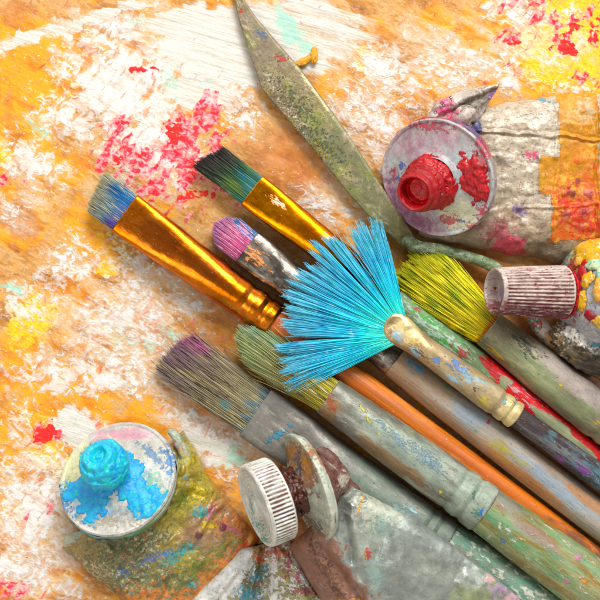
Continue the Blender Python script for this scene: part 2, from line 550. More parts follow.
# every entry: x, y, rx, ry, angle (picture axes, y down), strength
W_WHITE = [(70, 118, 30, 26, 0, .5), (125, 85, 62, 45, 35, .86), (75, 110, 45, 22, -15, .62), (30, 160, 38, 22, 20, .62), (150, 150, 55, 30, 25, .60), (190, 70, 60, 36, 10, .84),
           (60, 55, 30, 9, 5, .30), (110, 30, 50, 12, -12, .55), (65, 268, 22, 36, 30, .50), (25, 300, 30, 24, 0, .5),
           (60, 375, 50, 22, 10, .62), (110, 375, 50, 20, 0, .52), (130, 270, 40, 28, 40, .50), (185, 300, 30, 18, 40, .42), (120, 330, 60, 45, 0, .44), (75, 428, 20, 16, 20, 1.05), (20, 420, 16, 40, 10, .42),
           (32, 500, 34, 60, 10, .66), (18, 570, 40, 22, 0, .55), (60, 590, 30, 12, 0, .45), (215, 448, 42, 20, 35, .72), (185, 415, 25, 14, 30, .45),
           (330, 25, 40, 22, 20, .36), (385, 70, 40, 26, 30, .50), (370, 120, 50, 28, 50, .48), (460, 65, 60, 20, 0, .46), (505, 75, 22, 18, 0, .55),
           (555, 60, 40, 12, -30, .42), (575, 88, 26, 12, 0, .45), (520, 12, 36, 14, 10, .60), (573, 15, 14, 12, 0, .55), (415, 100, 30, 18, 0, .42),
           (320, 205, 30, 14, 30, .4), (345, 215, 18, 12, 0, .38), (240, 110, 26, 18, 30, .55), (10, 210, 14, 18, 0, .4)]
W_WASH = [(245, 42, 100, 40, -8, .92), (62, 28, 90, 7, -17, 1.2), (330, 30, 50, 30, 20, .6), (120, 320, 80, 62, 20, .64), (170, 370, 50, 34, 30, .55), (430, 60, 80, 46, 0, .56),
          (370, 140, 50, 60, 0, .5), (40, 540, 60, 70, 0, .75), (140, 170, 70, 36, 0, .50), (30, 200, 30, 36, 20, .42), (210, 440, 60, 30, 30, .68), (530, 40, 60, 26, 0, .62), (330, 205, 40, 30, 40, .5),
          (60, 340, 50, 30, 0, .4), (120, 90, 55, 45, 20, .55)]
W_ORANGE = [(40, 60, 70, 46, 0, 1.0), (15, 110, 45, 60, 0, .9), (70, 165, 60, 30, 0, .7), (90, 235, 60, 46, 20, .72), (20, 240, 30, 50, 0, .5), (60, 400, 80, 34, 0, .92), (130, 420, 70, 26, 10, .9), (20, 345, 40, 26, 0, .6),
            (45, 440, 50, 30, 0, 1.0), (150, 445, 36, 20, 20, .8), (560, 60, 80, 50, 0, 1.1), (450, 20, 60, 36, 0, .62), (540, 80, 60, 22, 0, 1.1), (410, 120, 40, 30, 0, .4), (375, 60, 30, 30, 0, .5), (20, 590, 60, 30, 0, .5), (365, 40, 22, 30, 30, .4)]
W_YELLOW = [(588, 12, 44, 40, 0, 1.4), (590, 52, 32, 40, 0, 1.2), (556, 62, 44, 26, 0, .85), (540, 42, 30, 20, 0, .68), (520, 20, 26, 16, 0, .5), (30, 320, 22, 26, 40, .95), (110, 268, 16, 8, 30, .8), (365, 62, 22, 14, 70, .62), (60, 90, 34, 20, 0, .42),
            (5, 150, 10, 22, 0, .75), (45, 200, 30, 26, 0, .3), (120, 245, 40, 30, 0, .5), (50, 460, 26, 10, 30, .7), (30, 418, 40, 14, 0, .4), (10, 512, 14, 8, 0, .6), (60, 570, 26, 12, 0, .4), (440, 20, 30, 14, 0, .35), (165, 372, 10, 6, 0, .5)]
W_RED = [(128, 158, 36, 15, -8, .80), (120, 135, 14, 24, -20, .64), (176, 138, 20, 26, 10, .86), (200, 118, 16, 22, 20, .80), (150, 175, 44, 20, 20, .62), (190, 165, 30, 26, 0, .66), (208, 150, 14, 22, 0, .6), (222, 130, 14, 8, 30, .6), (150, 190, 50, 14, 25, .6),
         (560, 36, 4, 22, -8, .85), (569, 38, 5, 17, 10, .9), (594, 30, 6, 24, -10, .62), (577, 26, 15, 3, -25, .65), (515, 42, 20, 10, 0, .42), (518, 64, 10, 10, 0, .46), (536, 28, 8, 26, 30, .46), (525, 0, 40, 6, 0, .42), (588, 82, 14, 6, 0, .46), (520, 85, 26, 6, 10, .34),
         (142, 70, 14, 5, 10, .6), (35, 512, 24, 8, -20, .45), (10, 590, 30, 16, 0, .50), (470, 90, 20, 6, 0, .35), (4, 178, 16, 8, 0, .5), (48, 432, 14, 14, 0, .5), (215, 190, 26, 12, 30, .5), (240, 205, 20, 10, 20, .35)]
W_MINT = [(292, 30, 36, 9, 52, .95), (38, 130, 16, 8, 20, .58), (172, 78, 14, 22, 0, .50), (142, 22, 8, 18, 50, .45), (143, 348, 14, 8, 0, .5), (232, 455, 14, 14, 30, .66), (170, 334, 10, 9, 0, .6), (14, 288, 10, 4, 10, .85), (205, 85, 18, 8, 0, .45), (120, 340, 10, 6, 0, .5), (230, 400, 60, 20, 0, .3)]
W_BROWN = [(285, 165, 60, 46, 30, .72), (100, 25, 14, 7, 20, .62), (150, 82, 14, 16, 60, .62), (115, 28, 22, 8, 40, .7), (20, 215, 18, 16, 0, .8), (185, 340, 60, 30, 30, .62), (230, 300, 60, 26, 38, .75), (210, 425, 50, 18, 35, .75), (470, 290, 60, 50, 0, .9), (320, 545, 60, 60, 0, .85),
           (150, 250, 50, 20, 35, .6), (300, 240, 60, 40, 40, .6), (25, 225, 20, 12, 0, .8), (10, 130, 14, 30, 0, .5), (60, 560, 50, 18, 0, .4), (530, 330, 50, 20, 0, .7), (395, 150, 26, 60, 0, .35), (16, 12, 24, 10, 0, .6), (355, 100, 20, 40, 50, .35)]
W_CRIMSON = [(42, 438, 15, 10, 0, 1.0), (175, 130, 10, 14, 10, .7), (125, 160, 26, 5, -6, .6), (190, 170, 7, 16, 20, .6), (562, 42, 3, 14, -8, .9), (567, 47, 12, 5, 0, .9), (572, 28, 12, 3, -20, .7), (593, 34, 8, 20, 0, .6), (516, 43, 6, 6, 0, .7), (142, 71, 10, 3, 10, .8), (200, 195, 30, 5, -20, .6), (30, 560, 8, 6, 0, .4)]

def axis_pts():
    a = np.concatenate([np.linspace(-520, -60, 60, endpoint=False), np.arange(-60, 660, 2.2), np.linspace(660, 1120, 60)])
    return a
ax = axis_pts()
GX, GY = np.meshgrid(ax, ax, indexing='ij')
outside = np.clip(np.maximum(np.maximum(-GX, GX - 600), np.maximum(-GY, GY - 600)) / 60, 0, 1).ravel()
def weight(lst, seed, far):
    w = blobs_eval(GX, GY, lst, seed)
    p = np.stack([GX.ravel(), GY.ravel(), np.zeros(GX.size)], 1)
    f = far + 0.35 * fbm(p, 90, 3, 0.5, seed + 9)
    return w * (1 - outside) + np.clip(f, 0, 1) * outside
W_SMOOTH = [(190, 20, 70, 12, -10, .8), (262, 42, 92, 34, -6, 1.25), (60, 28, 95, 5, -17, 1.15), (75, 428, 20, 14, 20, 1.3), (316, 22, 30, 22, 40, .9), (215, 448, 30, 11, 35, .7), (200, 92, 34, 22, 10, .85)]
at = {'w_smooth': weight(W_SMOOTH, 14, .1), 'w_white': weight(W_WHITE, 1, .45), 'w_wash': weight(W_WASH, 2, .5), 'w_orange': np.maximum(weight(W_ORANGE, 3, .6), .38), 'w_yellow': weight(W_YELLOW, 4, .25),
      'w_red': weight(W_RED, 5, .2), 'w_mint': weight(W_MINT, 6, .15), 'w_brown': weight(W_BROWN, 7, .35), 'w_crimson': weight(W_CRIMSON, 8, .05)}

def table_material():
    nt = NT('painted_board')
    # one shared swirl that every layer follows, like paint pushed about with a knife
    wn = nt.n.new('ShaderNodeTexNoise'); nt.L(nt.mapped(scale=(1/52.,)*3), wn.inputs['Vector'])
    wn.inputs['Scale'].default_value = 1; wn.inputs['Detail'].default_value = 1.5; wn.inputs['Roughness'].default_value = .55
    d = nt.n.new('ShaderNodeVectorMath'); d.operation = 'MULTIPLY_ADD'
    nt.L(wn.outputs['Color'], d.inputs[0]); d.inputs[1].default_value = (56, 56, 0); nt.L(nt.pos, d.inputs[2])
    warped = d.outputs[0]
    plain = nt.pos
    nt.pos = warped
    def layer(name, n, gain=2.6, soft=0.1, wgain=1.5, w=None):
        v = nt.math('MULTIPLY_ADD', n, gain, -gain / 2)
        w = nt.math('MULTIPLY_ADD', nt.attr(name), wgain, -wgain / 2)
        v = nt.math('ADD', v, w)
        return nt.smooth(v, -soft, soft), v
    nt.pos = plain
    fine = nt.noise(3.6, 5.5, (0.7, 1.15, 1), 4, 0.7, 0.0, math.radians(28))
    A = nt.noise(24, 3.1, (0.6, 1.5, 1), 7, 0.68, 0.35, math.radians(28))     # broad smears
    B = nt.noise(18, 5.3, (0.85, 1.2, 1), 7, 0.61, 0.7, math.radians(30))    # flakes
    C = nt.noise(5.8, 9.9, (0.9, 1.15, 1), 3, 0.50, 0.7, math.radians(20))  # small chips
    D = nt.noise(13, 12.7, (0.65, 1.4, 1), 6, 0.60, 0.5, math.radians(-52))   # red flakes
    E = nt.noise(40, 21.7, (1, 1, 1), 5, 0.6)
    col = nt.ramp(A, [(0.32, H('#9c6230')), (0.44, H('#c68c4a')), (0.53, H('#deae74')), (0.66, H('#c8965a'))])
    col = nt.mix(nt.math('MULTIPLY', nt.smooth(fine, 0.45, 0.7), 0.35), col, H('#f4d8b8'))
    mo, vo = layer('w_orange', E, gain=4.0, soft=0.25)
    orange = nt.ramp(A, [(0.34, H('#cc7c1c')), (0.43, H('#e89a1e')), (0.54, H('#f8b418')), (0.66, H('#e6a234'))])
    col = nt.mix(mo, col, orange)
    mb, vb = layer('w_brown', E, soft=0.35)
    brown = nt.ramp(B, [(0.35, H('#9c5c34')), (0.5, H('#c4804e')), (0.65, H('#dda076'))])
    col = nt.mix(nt.math('MULTIPLY', mb, 0.8), col, brown)
    my, vy = layer('w_yellow', C, soft=0.22)
    yel = nt.ramp(fine, [(0.35, H('#f7b80a')), (0.5, H('#ffcf00')), (0.65, H('#ffe030'))])
    col = nt.mix(my, col, yel)
    # thin scraped white wash
    mw, vw = layer('w_wash', A, gain=3.2, soft=0.42)
    scr = nt.smooth(fine, 0.30, 0.62)
    mw = nt.math('MULTIPLY', mw, nt.math('MULTIPLY_ADD', scr, 0.36, 0.36))
    washc = nt.ramp(C, [(0.34, H('#d9c0a2')), (0.48, H('#eae1d4')), (0.62, H('#f6f3ee'))])
    col = nt.mix(mw, col, washc)
    # brown pin holes and scuffs showing through
    scf = nt.math('MULTIPLY', nt.smooth(C, 0.60, 0.68), 0.55)
    col = nt.mix(scf, col, H('#b4835a'))
    # thick white
    mf, vf = layer('w_white', B, gain=3.4, soft=0.34)
    mf2, vf2 = layer('w_white', C, gain=3.3, soft=0.26, wgain=1.35)
    mf2 = nt.math('MULTIPLY', mf2, nt.smooth(vf, -1.0, -0.45))
    mm = nt.math('MAXIMUM', mf, mf2)
    mm = nt.math('MULTIPLY', mm, nt.math('SUBTRACT', 1.0, nt.math('MULTIPLY', nt.smooth(D, 0.565, 0.60), 0.85)))
    whitec = nt.ramp(fine, [(0.3, H('#d9d5cf')), (0.45, H('#edebe8')), (0.65, H('#f9f8f7'))])
    op = nt.math('MULTIPLY_ADD', nt.smooth(A, 0.38, 0.58), 0.42, 0.55)
    col = nt.mix(nt.math('MULTIPLY', mm, op), col, whitec)
    S_ = nt.noise(20, 41.7, (0.18, 2.4, 1), 6, 0.6, 0.0, math.radians(16))
    ms, vs_ = layer('w_smooth', S_, gain=1.8, soft=0.22)
    sm = nt.ramp(S_, [(0.34, H('#cfc2b0')), (0.44, H('#e2dccf')), (0.52, H('#ebe8e1')), (0.62, H('#d9d9cc'))])
    col = nt.mix(nt.math('MULTIPLY', ms, nt.math('MULTIPLY_ADD', nt.smooth(S_, 0.3, 0.5), 0.35, 0.62)), col, sm)
    mg, vg = layer('w_mint', C, gain=1.2, soft=0.4)
    col = nt.mix(nt.math('MULTIPLY', mg, 0.75), col, nt.mix(fine, H('#86dcc0'), H('#c8efe0')))
    mr, vr = layer('w_red', D, gain=5.6, soft=0.35, wgain=2.1)
    redc = nt.ramp(C, [(0.36, H('#f9c8ca')), (0.46, H('#f88496')), (0.53, H('#f03456')), (0.64, H('#e41840'))])
    col = nt.mix(nt.math('MULTIPLY', mr, nt.math('MULTIPLY_ADD', C, 0.9, 0.42, clamp=True)), col, redc)
    mc, vc = layer('w_crimson', C, gain=3.2, soft=0.12, wgain=1.9)
    col = nt.mix(mc, col, nt.mix(E, H('#e8401c'), H('#e4173a')))
    ck = nt.noise(9, 31.5, (0.8, 1.3, 1), 8, 0.75, 1.0)
    ckm = nt.smooth(nt.math('ABSOLUTE', nt.math('SUBTRACT', ck, 0.5)), 0.012, 0.0)
    ckm = nt.math('MULTIPLY', ckm, nt.smooth(A, 0.50, 0.60))
    col = nt.mix(nt.math('MULTIPLY', ckm, 0.5), col, H('#8a5a34'))
    sp2 = nt.noise(3.6, 19.5, (1, 1, 1), 2, 0.5)
    col = nt.mix(nt.smooth(sp2, 0.72, 0.75), col, H('#fff8ee'))
    mmr = nt.math('MULTIPLY', mm, nt.math('SUBTRACT', 1.0, ms))
    h = nt.math('MULTIPLY_ADD', mmr, 1.1, nt.math('MULTIPLY', mr, 0.5))
    h = nt.math('MULTIPLY_ADD', nt.math('MULTIPLY', ms, nt.math('SUBTRACT', S_, 0.5)), 6.0, h)
    h = nt.math('MULTIPLY_ADD', my, 0.5, h)
    h = nt.math('MULTIPLY_ADD', B, 2.6, h)
    h = nt.math('MULTIPLY_ADD', fine, 1.1, h)
    nt.L(col, nt.bsdf.inputs['Base Color'])
    nt.L(nt.math('MULTIPLY_ADD', B, -0.3, 0.66), nt.bsdf.inputs['Roughness'])
    nt.bsdf.inputs['Specular IOR Level'].default_value = 0.4
    nt.bump(h, 0.5)
    return nt.m

def build_table():
    n = len(ax)
    X = GX.ravel() - 300; Y = 300 - GY.ravel()
    p = np.stack([X, Y, np.zeros_like(X)], 1)
    Z = 0.9 * fbm(p, 60, 3, 0.5, 4) + np.clip(at['w_white'] - 0.45, 0, 1) * (1.2 + 1.5 * fbm(p, 9, 3, 0.6, 8))
    V = np.stack([X, Y, Z - 1.0], 1)
    F = grid_faces(n, n)
    o = part('tabletop', V, F, table_material(), None, Matrix.Identity(4), at)
    o['kind'] = 'structure'
    return o
table = build_table()

# ---------------------------------------------------------------- paint brushes
BG = 'paint brushes lying side by side on the painted board'
def lay(m, c, **k): d = dict(c=H(c)); d.update(k); d.pop('m', None); return d
def L_(c, **k): d = dict(c=H(c)); d.update(k); return d

def brush(p0, p1, label, ferr, handle, head, fm, hm, bm_, roll=0.0, f_amp=0.25, h_amp=0.3, rings=None, seed=1, fdents=()):
    fr = frame_xy(p0, p1, roll)
    t = thing('paint_brush', label, 'paintbrush', (p1[0] * .35 + p0[0] * .65, p1[1] * .35 + p0[1] * .65, 0), BG)
    V, F, T, R = bristle_head(**head)
    part('bristles', V, F, bm_, t, fr, {'along': T, 'strand': R}, smooth=True)
    V, F = loft(ferr, N=72, step=1.2, smooth=1, amp=f_amp, nscale=14, seed=seed, dents=fdents)
    part('ferrule', V, F, fm, t, fr)
    V, F = loft(handle, N=56, step=2.5, smooth=2, amp=h_amp, nscale=30, seed=seed + 5)
    part('handle', V, F, hm, t, fr)
    return t, fr

# --- materials of the brushes
copper = stained('copper_lacquered_metal', H('#e28c4c'), [
    L_('#c9742c', size=26, stretch=(0.5, 1, 1), cover=0.45, soft=0.3, h=0, metal=1.0, rough=0.26),
    L_('#7a3e14', size=14, stretch=(0.35, 1.2, 1), spots=[(40, 2, 40, 13), (90, 1, 44, 8)], bias=-0.15, amp=1.1, soft=0.3, metal=0.9, rough=0.34, h=-.1),  # dark brown streak paints in the reflection of the dark overhead
    L_('#f2c9a0', size=5, cover=0.10, soft=0.05, h=0.1, metal=0.3, rough=0.5)],
    rough=0.2, metal=1.0, bump=0.05, grain=3, gstretch=(0.4, 1, 1), base2=H('#d87f2e'), speck=0.25, vary=0.08)
gold = stained('gold_lacquered_metal', H('#f0a62c'), [
    L_('#d07a1c', size=24, stretch=(0.4, 1, 1), cover=0.40, soft=0.3, h=0, metal=1.0, rough=0.25),
    L_('#dfe9ea', size=6, spots=[(26, 5, 12, 5)], bias=-0.35, amp=0.7, soft=0.1, metal=0.0, rough=0.4)],
    rough=0.2, metal=1.0, bump=0.05, grain=3, gstretch=(0.4, 1, 1), base2=H('#e08c1e'), speck=0.25, vary=0.06)
silver = stained('tarnished_silver_metal', H('#aca69c'), [
    L_('#4c4741', size=16, stretch=(0.4, 1.2, 1), cover=0.52, soft=0.25, metal=0.8, rough=0.45, h=-.1),
    L_('#ef9f5f', size=7, stretch=(0.5, 1.6, 1), spots=[(12, -1, 16, 12), (20, -4, 14, 8)], bias=-0.30, amp=1.0, soft=0.05, rough=0.5, h=0.8),
    L_('#d9d2c4', size=6, cover=0.16, soft=0.05, rough=0.6, h=0.2)],
    rough=0.3, metal=0.95, bump=0.1, grain=3, gstretch=(0.5, 1, 1), vary=0.12)
grey_ferr = stained('dull_grey_painted_metal', H('#8f8c85'), [
    L_('#6d6a63', size=30, stretch=(0.5, 1, 1), cover=0.45, soft=0.4, rough=0.5, h=0),
    L_('#7f9486', size=18, spots=[(140, 4, 50, 24), (200, 0, 50, 30)], bias=-0.15, amp=1.2, soft=0.4, rough=0.6, h=.1, op=.6),
    L_('#b9b6ac', size=12, stretch=(0.3, 1.2, 1), cover=0.25, soft=0.25, rough=0.5),
    L_('#2c8aa6', size=6, spots=[(30, -7, 16, 5, 62), (35, 9, 5, 4)], bias=-0.30, amp=0.7, soft=0.05, h=0.8),
    L_('#3b4a44', size=5, stretch=(0.6, 1.3, 1), cover=0.17, soft=0.05, h=0.2),
    L_('#9fd0d4', size=9, spots=[(165, 0, 22, 7, 30), (180, 6, 8, 10)], bias=-0.25, amp=0.8, soft=0.12, h=0.5),
    L_('#5fa07c', size=9, spots=[(176, -10, 10, 6)], bias=-0.15, amp=0.8, soft=0.15, h=0.5)],
    rough=0.42, metal=0.35, bump=0.12, grain=4, gstretch=(0.5, 1, 1), vary=0.14)
green_hand = stained('green_smeared_wood', H('#8fa57c'), [
    L_('#a9a67c', size=30, stretch=(0.25, 1, 1), cover=0.45, soft=0.35),
    L_('#659a72', size=16, stretch=(0.3, 1, 1), cover=0.42, soft=0.3),
    L_('#94763c', size=12, stretch=(0.22, 1.4, 1), cover=0.40, soft=0.3),
    L_('#cfc9b4', size=9, stretch=(0.5, 1, 1), cover=0.30, soft=0.12, h=0.5),
    L_('#a8848a', size=12, op=.5, stretch=(0.3, 1, 1), spots=[(200, 18, 26, 9), (235, 10, 30, 7)], bias=-0.2, soft=0.25),
    L_('#4f7a5a', size=5, stretch=(0.5, 1, 1), cover=0.17, soft=0.06, h=-0.2),
    L_('#f0a018', size=5, spots=[(300, 2, 10, 4), (322, 12, 8, 3)], bias=-0.25, amp=0.7, soft=0.05, h=0.8),
    L_('#c77ba6', size=5, spots=[(283, 16, 7, 6), (288, -8, 5, 4)], bias=-0.3, amp=0.7, soft=0.08, h=0.5),
    L_('#2277a5', size=4, spots=[(216, -13, 4, 3)], bias=-0.1, amp=0.5, soft=0.05, h=0.6)],
    rough=0.55, bump=0.35, grain=3.5, gstretch=(0.22, 1, 1), vary=0.2)
grey_hand = stained('grey_green_smeared_wood', H('#8f9f8c'), [
    L_('#6f9582', size=20, stretch=(0.4, 1, 1), cover=0.45, soft=0.3),
    L_('#c9cbbd', size=10, stretch=(0.6, 1, 1), cover=0.42, soft=0.12, h=0.5),
    L_('#a98f7c', size=12, stretch=(0.4, 1, 1), cover=0.28, soft=0.2),
    L_('#8a3f4c', size=5, cover=0.13, soft=0.05, h=0.3),
    L_('#3f7d62', size=7, cover=0.17, soft=0.08)],
    rough=0.6, bump=0.4, grain=4, gstretch=(0.4, 1, 1), vary=0.2)
pewter = stained('paint_filmed_pewter_metal', H('#8e8e82'), [
    L_('#6c6d63', size=24, stretch=(0.35, 1, 1), cover=0.40, soft=0.3, rough=0.5, metal=.2),
    L_('#b4b7aa', size=18, stretch=(0.35, 1, 1), cover=0.36, soft=0.3, rough=0.45, metal=.2),
    L_('#a0b2a2', size=14, spots=[(100, 0, 60, 30), (165, 0, 30, 40)], bias=-0.2, amp=1.3, soft=0.3, h=.1, op=.6),
    L_('#8a6a44', size=13, stretch=(0.4, 1, 1), spots=[(90, -14, 50, 9), (10, -8, 10, 14)], bias=-0.25, soft=0.25),
    L_('#6c96b4', size=5, op=.6, stretch=(0.7, 1.4, 1), spots=[(80, 6, 20, 6, -8), (112, 8, 26, 8, -5), (56, 10, 7, 4)], bias=-0.28, amp=0.8, soft=0.10, h=0.6),
    L_('#56685c', size=4, stretch=(0.5, 1, 1), cover=0.19, soft=0.05),
    L_('#d8cf20', size=4, spots=[(34, 10, 7, 2.5, -20), (44, 5, 8, 2.5, -20), (140, -11, 4, 3), (86, 20, 3, 2), (60, 0, 2, 2)], bias=-0.25, amp=0.5, soft=0.05, h=0.8),
    L_('#a04a22', size=5, spots=[(4, -2, 6, 8), (10, -6, 8, 5)], bias=-0.35, amp=0.9, soft=0.08),
    L_('#2e7d6a', size=4, spots=[(168, 6, 8, 2, -60), (180, -6, 6, 9)], bias=-0.35, amp=0.9, soft=0.06),
    L_('#2a6cc0', size=4, spots=[(183, -3, 5, 6)], bias=-0.35, amp=0.9, soft=0.06)],
    rough=0.38, metal=0.30, bump=0.12, grain=4, gstretch=(0.5, 1, 1), vary=0.13)
olive_ferr = stained('olive_filmed_metal', H('#99937a'), [
    L_('#6e6d58', size=18, stretch=(0.4, 1, 1), cover=0.42, soft=0.3, metal=.2),
    L_('#b5b38c', size=18, stretch=(0.25, 1, 1), cover=0.40, soft=0.3, metal=.2),
    L_('#8c9a74', size=12, op=.6, stretch=(0.3, 1, 1), spots=[(90, -5, 60, 16)], bias=-0.2, amp=1.2, soft=0.4),
    L_('#a89c98', size=16, stretch=(0.3, 1, 1), spots=[(110, 12, 60, 12)], bias=-0.1, soft=0.3),
    L_('#2f3833', size=5, stretch=(0.5, 1.2, 1), spots=[(40, 8, 26, 10)], bias=-0.45, amp=1.0, soft=0.10),
    L_('#d5b520', size=4, stretch=(0.3, 1, 1), spots=[(20, -15, 26, 4), (60, -14, 10, 3), (90, 0, 14, 6), (138, -6, 6, 4)], bias=-0.4, amp=0.9, soft=0.08, h=.5),
    L_('#4a5c40', size=5, cover=0.15, soft=0.08)],
    rough=0.40, metal=0.3, bump=0.12, grain=4, gstretch=(0.4, 1, 1), vary=0.15)
orange_wood = stained('orange_varnished_wood', H('#dd7f38'), [
    L_('#c4662a', size=20, stretch=(0.12, 1.5, 1), cover=0.45, soft=0.3, h=0),
    L_('#f0a060', size=12, stretch=(0.12, 1.5, 1), cover=0.28, soft=0.3, h=0),
    L_('#6b4a34', size=9, stretch=(0.3, 1, 1), spots=[(560, 0, 50, 20)], bias=-.2, soft=0.2),
    L_('#e8b070', size=4, cover=0.12, soft=0.05)],
    rough=0.36, bump=0.06, grain=3, gstretch=(0.1, 1.5, 1), vary=0.07, coat=0.3)
tan_wood = stained('worn_tan_wood', H('#b59b80'), [
    L_('#9a8168', size=20, stretch=(0.15, 1.3, 1), cover=0.45, soft=0.3),
    L_('#b9b4ab', size=26, stretch=(0.35, 1, 1), spots=[(300, 4, 80, 16), (420, 0, 90, 22)], bias=0.0, soft=0.35),
    L_('#93aec4', size=16, op=.6, stretch=(0.5, 1, 1), spots=[(275, 3, 22, 12), (375, -2, 60, 12), (410, 4, 60, 10)], bias=-0.25, soft=0.3),
    L_('#c48d58', size=16, stretch=(0.2, 1.2, 1), spots=[(350, -10, 60, 6), (420, 8, 40, 5)], bias=-0.2, soft=0.3),
    L_('#b8a820', size=9, stretch=(0.5, 1, 1), spots=[(318, -4, 22, 9), (345, 0, 9, 4)], bias=-0.22, amp=.7, soft=0.2),
    L_('#3a9bd0', size=5, spots=[(196, 8, 9, 6), (206, 9, 8, 4), (203, 2, 4, 2)], bias=-0.3, amp=0.9, soft=0.07, h=0.6),
    L_('#5aa27c', size=5, spots=[(240, 12, 5, 4), (287, -5, 4, 3)], bias=-0.25, amp=0.6, soft=0.1),
    L_('#4a3a30', size=3.2, stretch=(0.5, 1.2, 1), cover=0.17, soft=0.05, h=-.3),
    L_('#8c4a2e', size=4, cover=0.12, soft=0.05, h=.3),
    L_('#d02f6c', size=3, spots=[(292, 10, 3, 3)], bias=-0.1, amp=0.4, soft=0.05, h=.8)],
    rough=0.55, bump=0.3, grain=3.5, gstretch=(0.14, 1.3, 1), vary=0.16)
cream_ferr = stained('champagne_metal_with_paint', H('#cfb48a'), [
    L_('#b2a282', size=20, stretch=(0.4, 1, 1), spots=[(95, 0, 60, 20)], bias=0.1, soft=0.4, rough=.5, metal=.2),
    L_('#ead7a4', size=14, spots=[(134, 0, 14, 22), (8, 5, 14, 10)], bias=-0.05, soft=0.3, rough=.4, metal=.3),
    L_('#5b83c4', size=6, spots=[(66, 4, 12, 8), (46, -2, 4, 4), (78, 3, 4, 4)], bias=-0.28, amp=1.1, soft=0.07, h=0.5),
    L_('#9fcbe0', size=9, spots=[(85, 4, 22, 7), (2, -6, 9, 7), (24, -8, 12, 4), (70, -9, 14, 4)], bias=-0.3, soft=0.18),
    L_('#d8c838', size=8, spots=[(106, -7, 10, 6), (20, 0, 8, 3)], bias=-0.3, soft=0.2),
    L_('#4a3422', size=3, stretch=(0.5, 1.3, 1), spots=[(28, -6, 18, 3), (92, -4, 4, 4)], bias=-0.5, amp=1.1, soft=0.06),
    L_('#1f9db0', size=4, spots=[(122, 4, 3, 5), (132, 10, 4, 4)], bias=-0.35, amp=0.8, soft=0.06, h=.5)],
    rough=0.28, metal=0.65, bump=0.12, grain=4, gstretch=(0.4, 1, 1), vary=0.12)
dark_hand = stained('dark_chipped_wood', H('#3d3436'), [
    L_('#6e7274', size=16, stretch=(0.2, 1.4, 1), cover=0.42, soft=0.25),
    L_('#4c2c22', size=10, stretch=(0.2, 1.4, 1), cover=0.38, soft=0.12, h=-.3),
    L_('#8f8a8e', size=5, stretch=(0.4, 1, 1), cover=0.26, soft=0.12, h=.3),
    L_('#5f8fa0', size=8, stretch=(0.4, 1, 1), spots=[(250, 0, 50, 14), (178, 4, 8, 6)], bias=-0.25, soft=0.25),
    L_('#8a3fa0', size=6, stretch=(0.5, 1, 1), spots=[(222, -4, 16, 5), (200, -8, 8, 4)], bias=-0.3, soft=0.12, h=.4)],
    rough=0.5, bump=0.4, grain=3.5, gstretch=(0.15, 1.3, 1), vary=0.2)
red_green = stained('red_handle_with_green_paint', H('#d4142a'), [
    L_('#e8333c', size=14, stretch=(0.2, 1.4, 1), cover=0.35, soft=0.25),
    L_('#68ac80', size=18, stretch=(0.4, 1.1, 1), spots=[(215, 0, 75, 26)], bias=0.05, amp=0.9, soft=0.08, h=0.6, rough=.55),
    L_('#8fb28c', size=12, stretch=(0.35, 1.2, 1), spots=[(378, 0, 32, 7), (312, 2, 8, 7), (410, -3, 26, 8)], bias=-0.12, amp=0.9, soft=0.08, h=0.6, rough=.55),
    L_('#3da33c', size=9, stretch=(0.5, 1, 1), spots=[(215, 6, 34, 5), (240, -2, 20, 6), (255, 8, 5, 4)], bias=-0.28, soft=0.15),
    L_('#bcd6c4', size=6, stretch=(0.5, 1, 1), spots=[(225, 0, 70, 16)], bias=-0.55, amp=1.2, soft=0.1),
    L_('#d8a8b0', size=5, stretch=(0.3, 1.3, 1), spots=[(330, 4, 40, 8)], bias=-0.6, amp=1.2, soft=0.08),
    L_('#b0203c', size=5, spots=[(200, 8, 6, 4), (262, 0, 20, 8), (210, 12, 3, 2)], bias=-0.45, amp=1.1, soft=0.06, h=.3)],
    rough=0.4, bump=0.25, grain=4, gstretch=(0.3, 1, 1), vary=0.13)

# --- bristle materials
bm_blue = bristle_mat('grey_blue_bristles', [(0.0, H('#4c5c90')), (0.30, H('#44749a')), (0.55, H('#7391a0')), (1.0, H('#b9b18e'))],
    [L_('#d8d4bc', size=4, cover=.25, stretch=(.3, 1, 1)), L_('#5a4a9c', size=5, spots=[(-4, -16, 12, 8)], bias=-.4, soft=.4), L_('#2d6fa8', spots=[(-12, 12, 18, 9)], bias=-.1), L_('#c9bd8c', size=4, cover=0.25)], dark=0.8)
bm_dark = bristle_mat('dark_green_bristles', [(0.0, H('#4f8a8a')), (0.12, H('#3a7468')), (0.35, H('#3c6a44')), (0.68, H('#3c4838')), (1.0, H('#3a2f30'))],
    [L_('#6f8a34', size=8, spots=[(-16, -8, 24, 8)], bias=-.6, soft=.4), L_('#2f7880', size=8, spots=[(-14, 6, 24, 7)], bias=-.6, soft=.4), L_('#d6cf9a', size=3.5, cover=0.08, stretch=(.15, 1, 1))], dark=0.45)
bm_pink = bristle_mat('pink_blue_bristles', [(0.0, H('#a84a78')), (0.4, H('#c8648c')), (0.75, H('#cf7aa4')), (1.0, H('#b884b4'))],
    [L_('#2f7db0', size=8, spots=[(-9, 15, 18, 7)], bias=0.1), L_('#f0b8c8', size=4, cover=0.25, stretch=(.4, 1, 1)), L_('#7a3f8c', size=4, cover=.15), L_('#e89ab8', size=3, cover=.35, stretch=(.5, 1, 1))], dark=0.8)
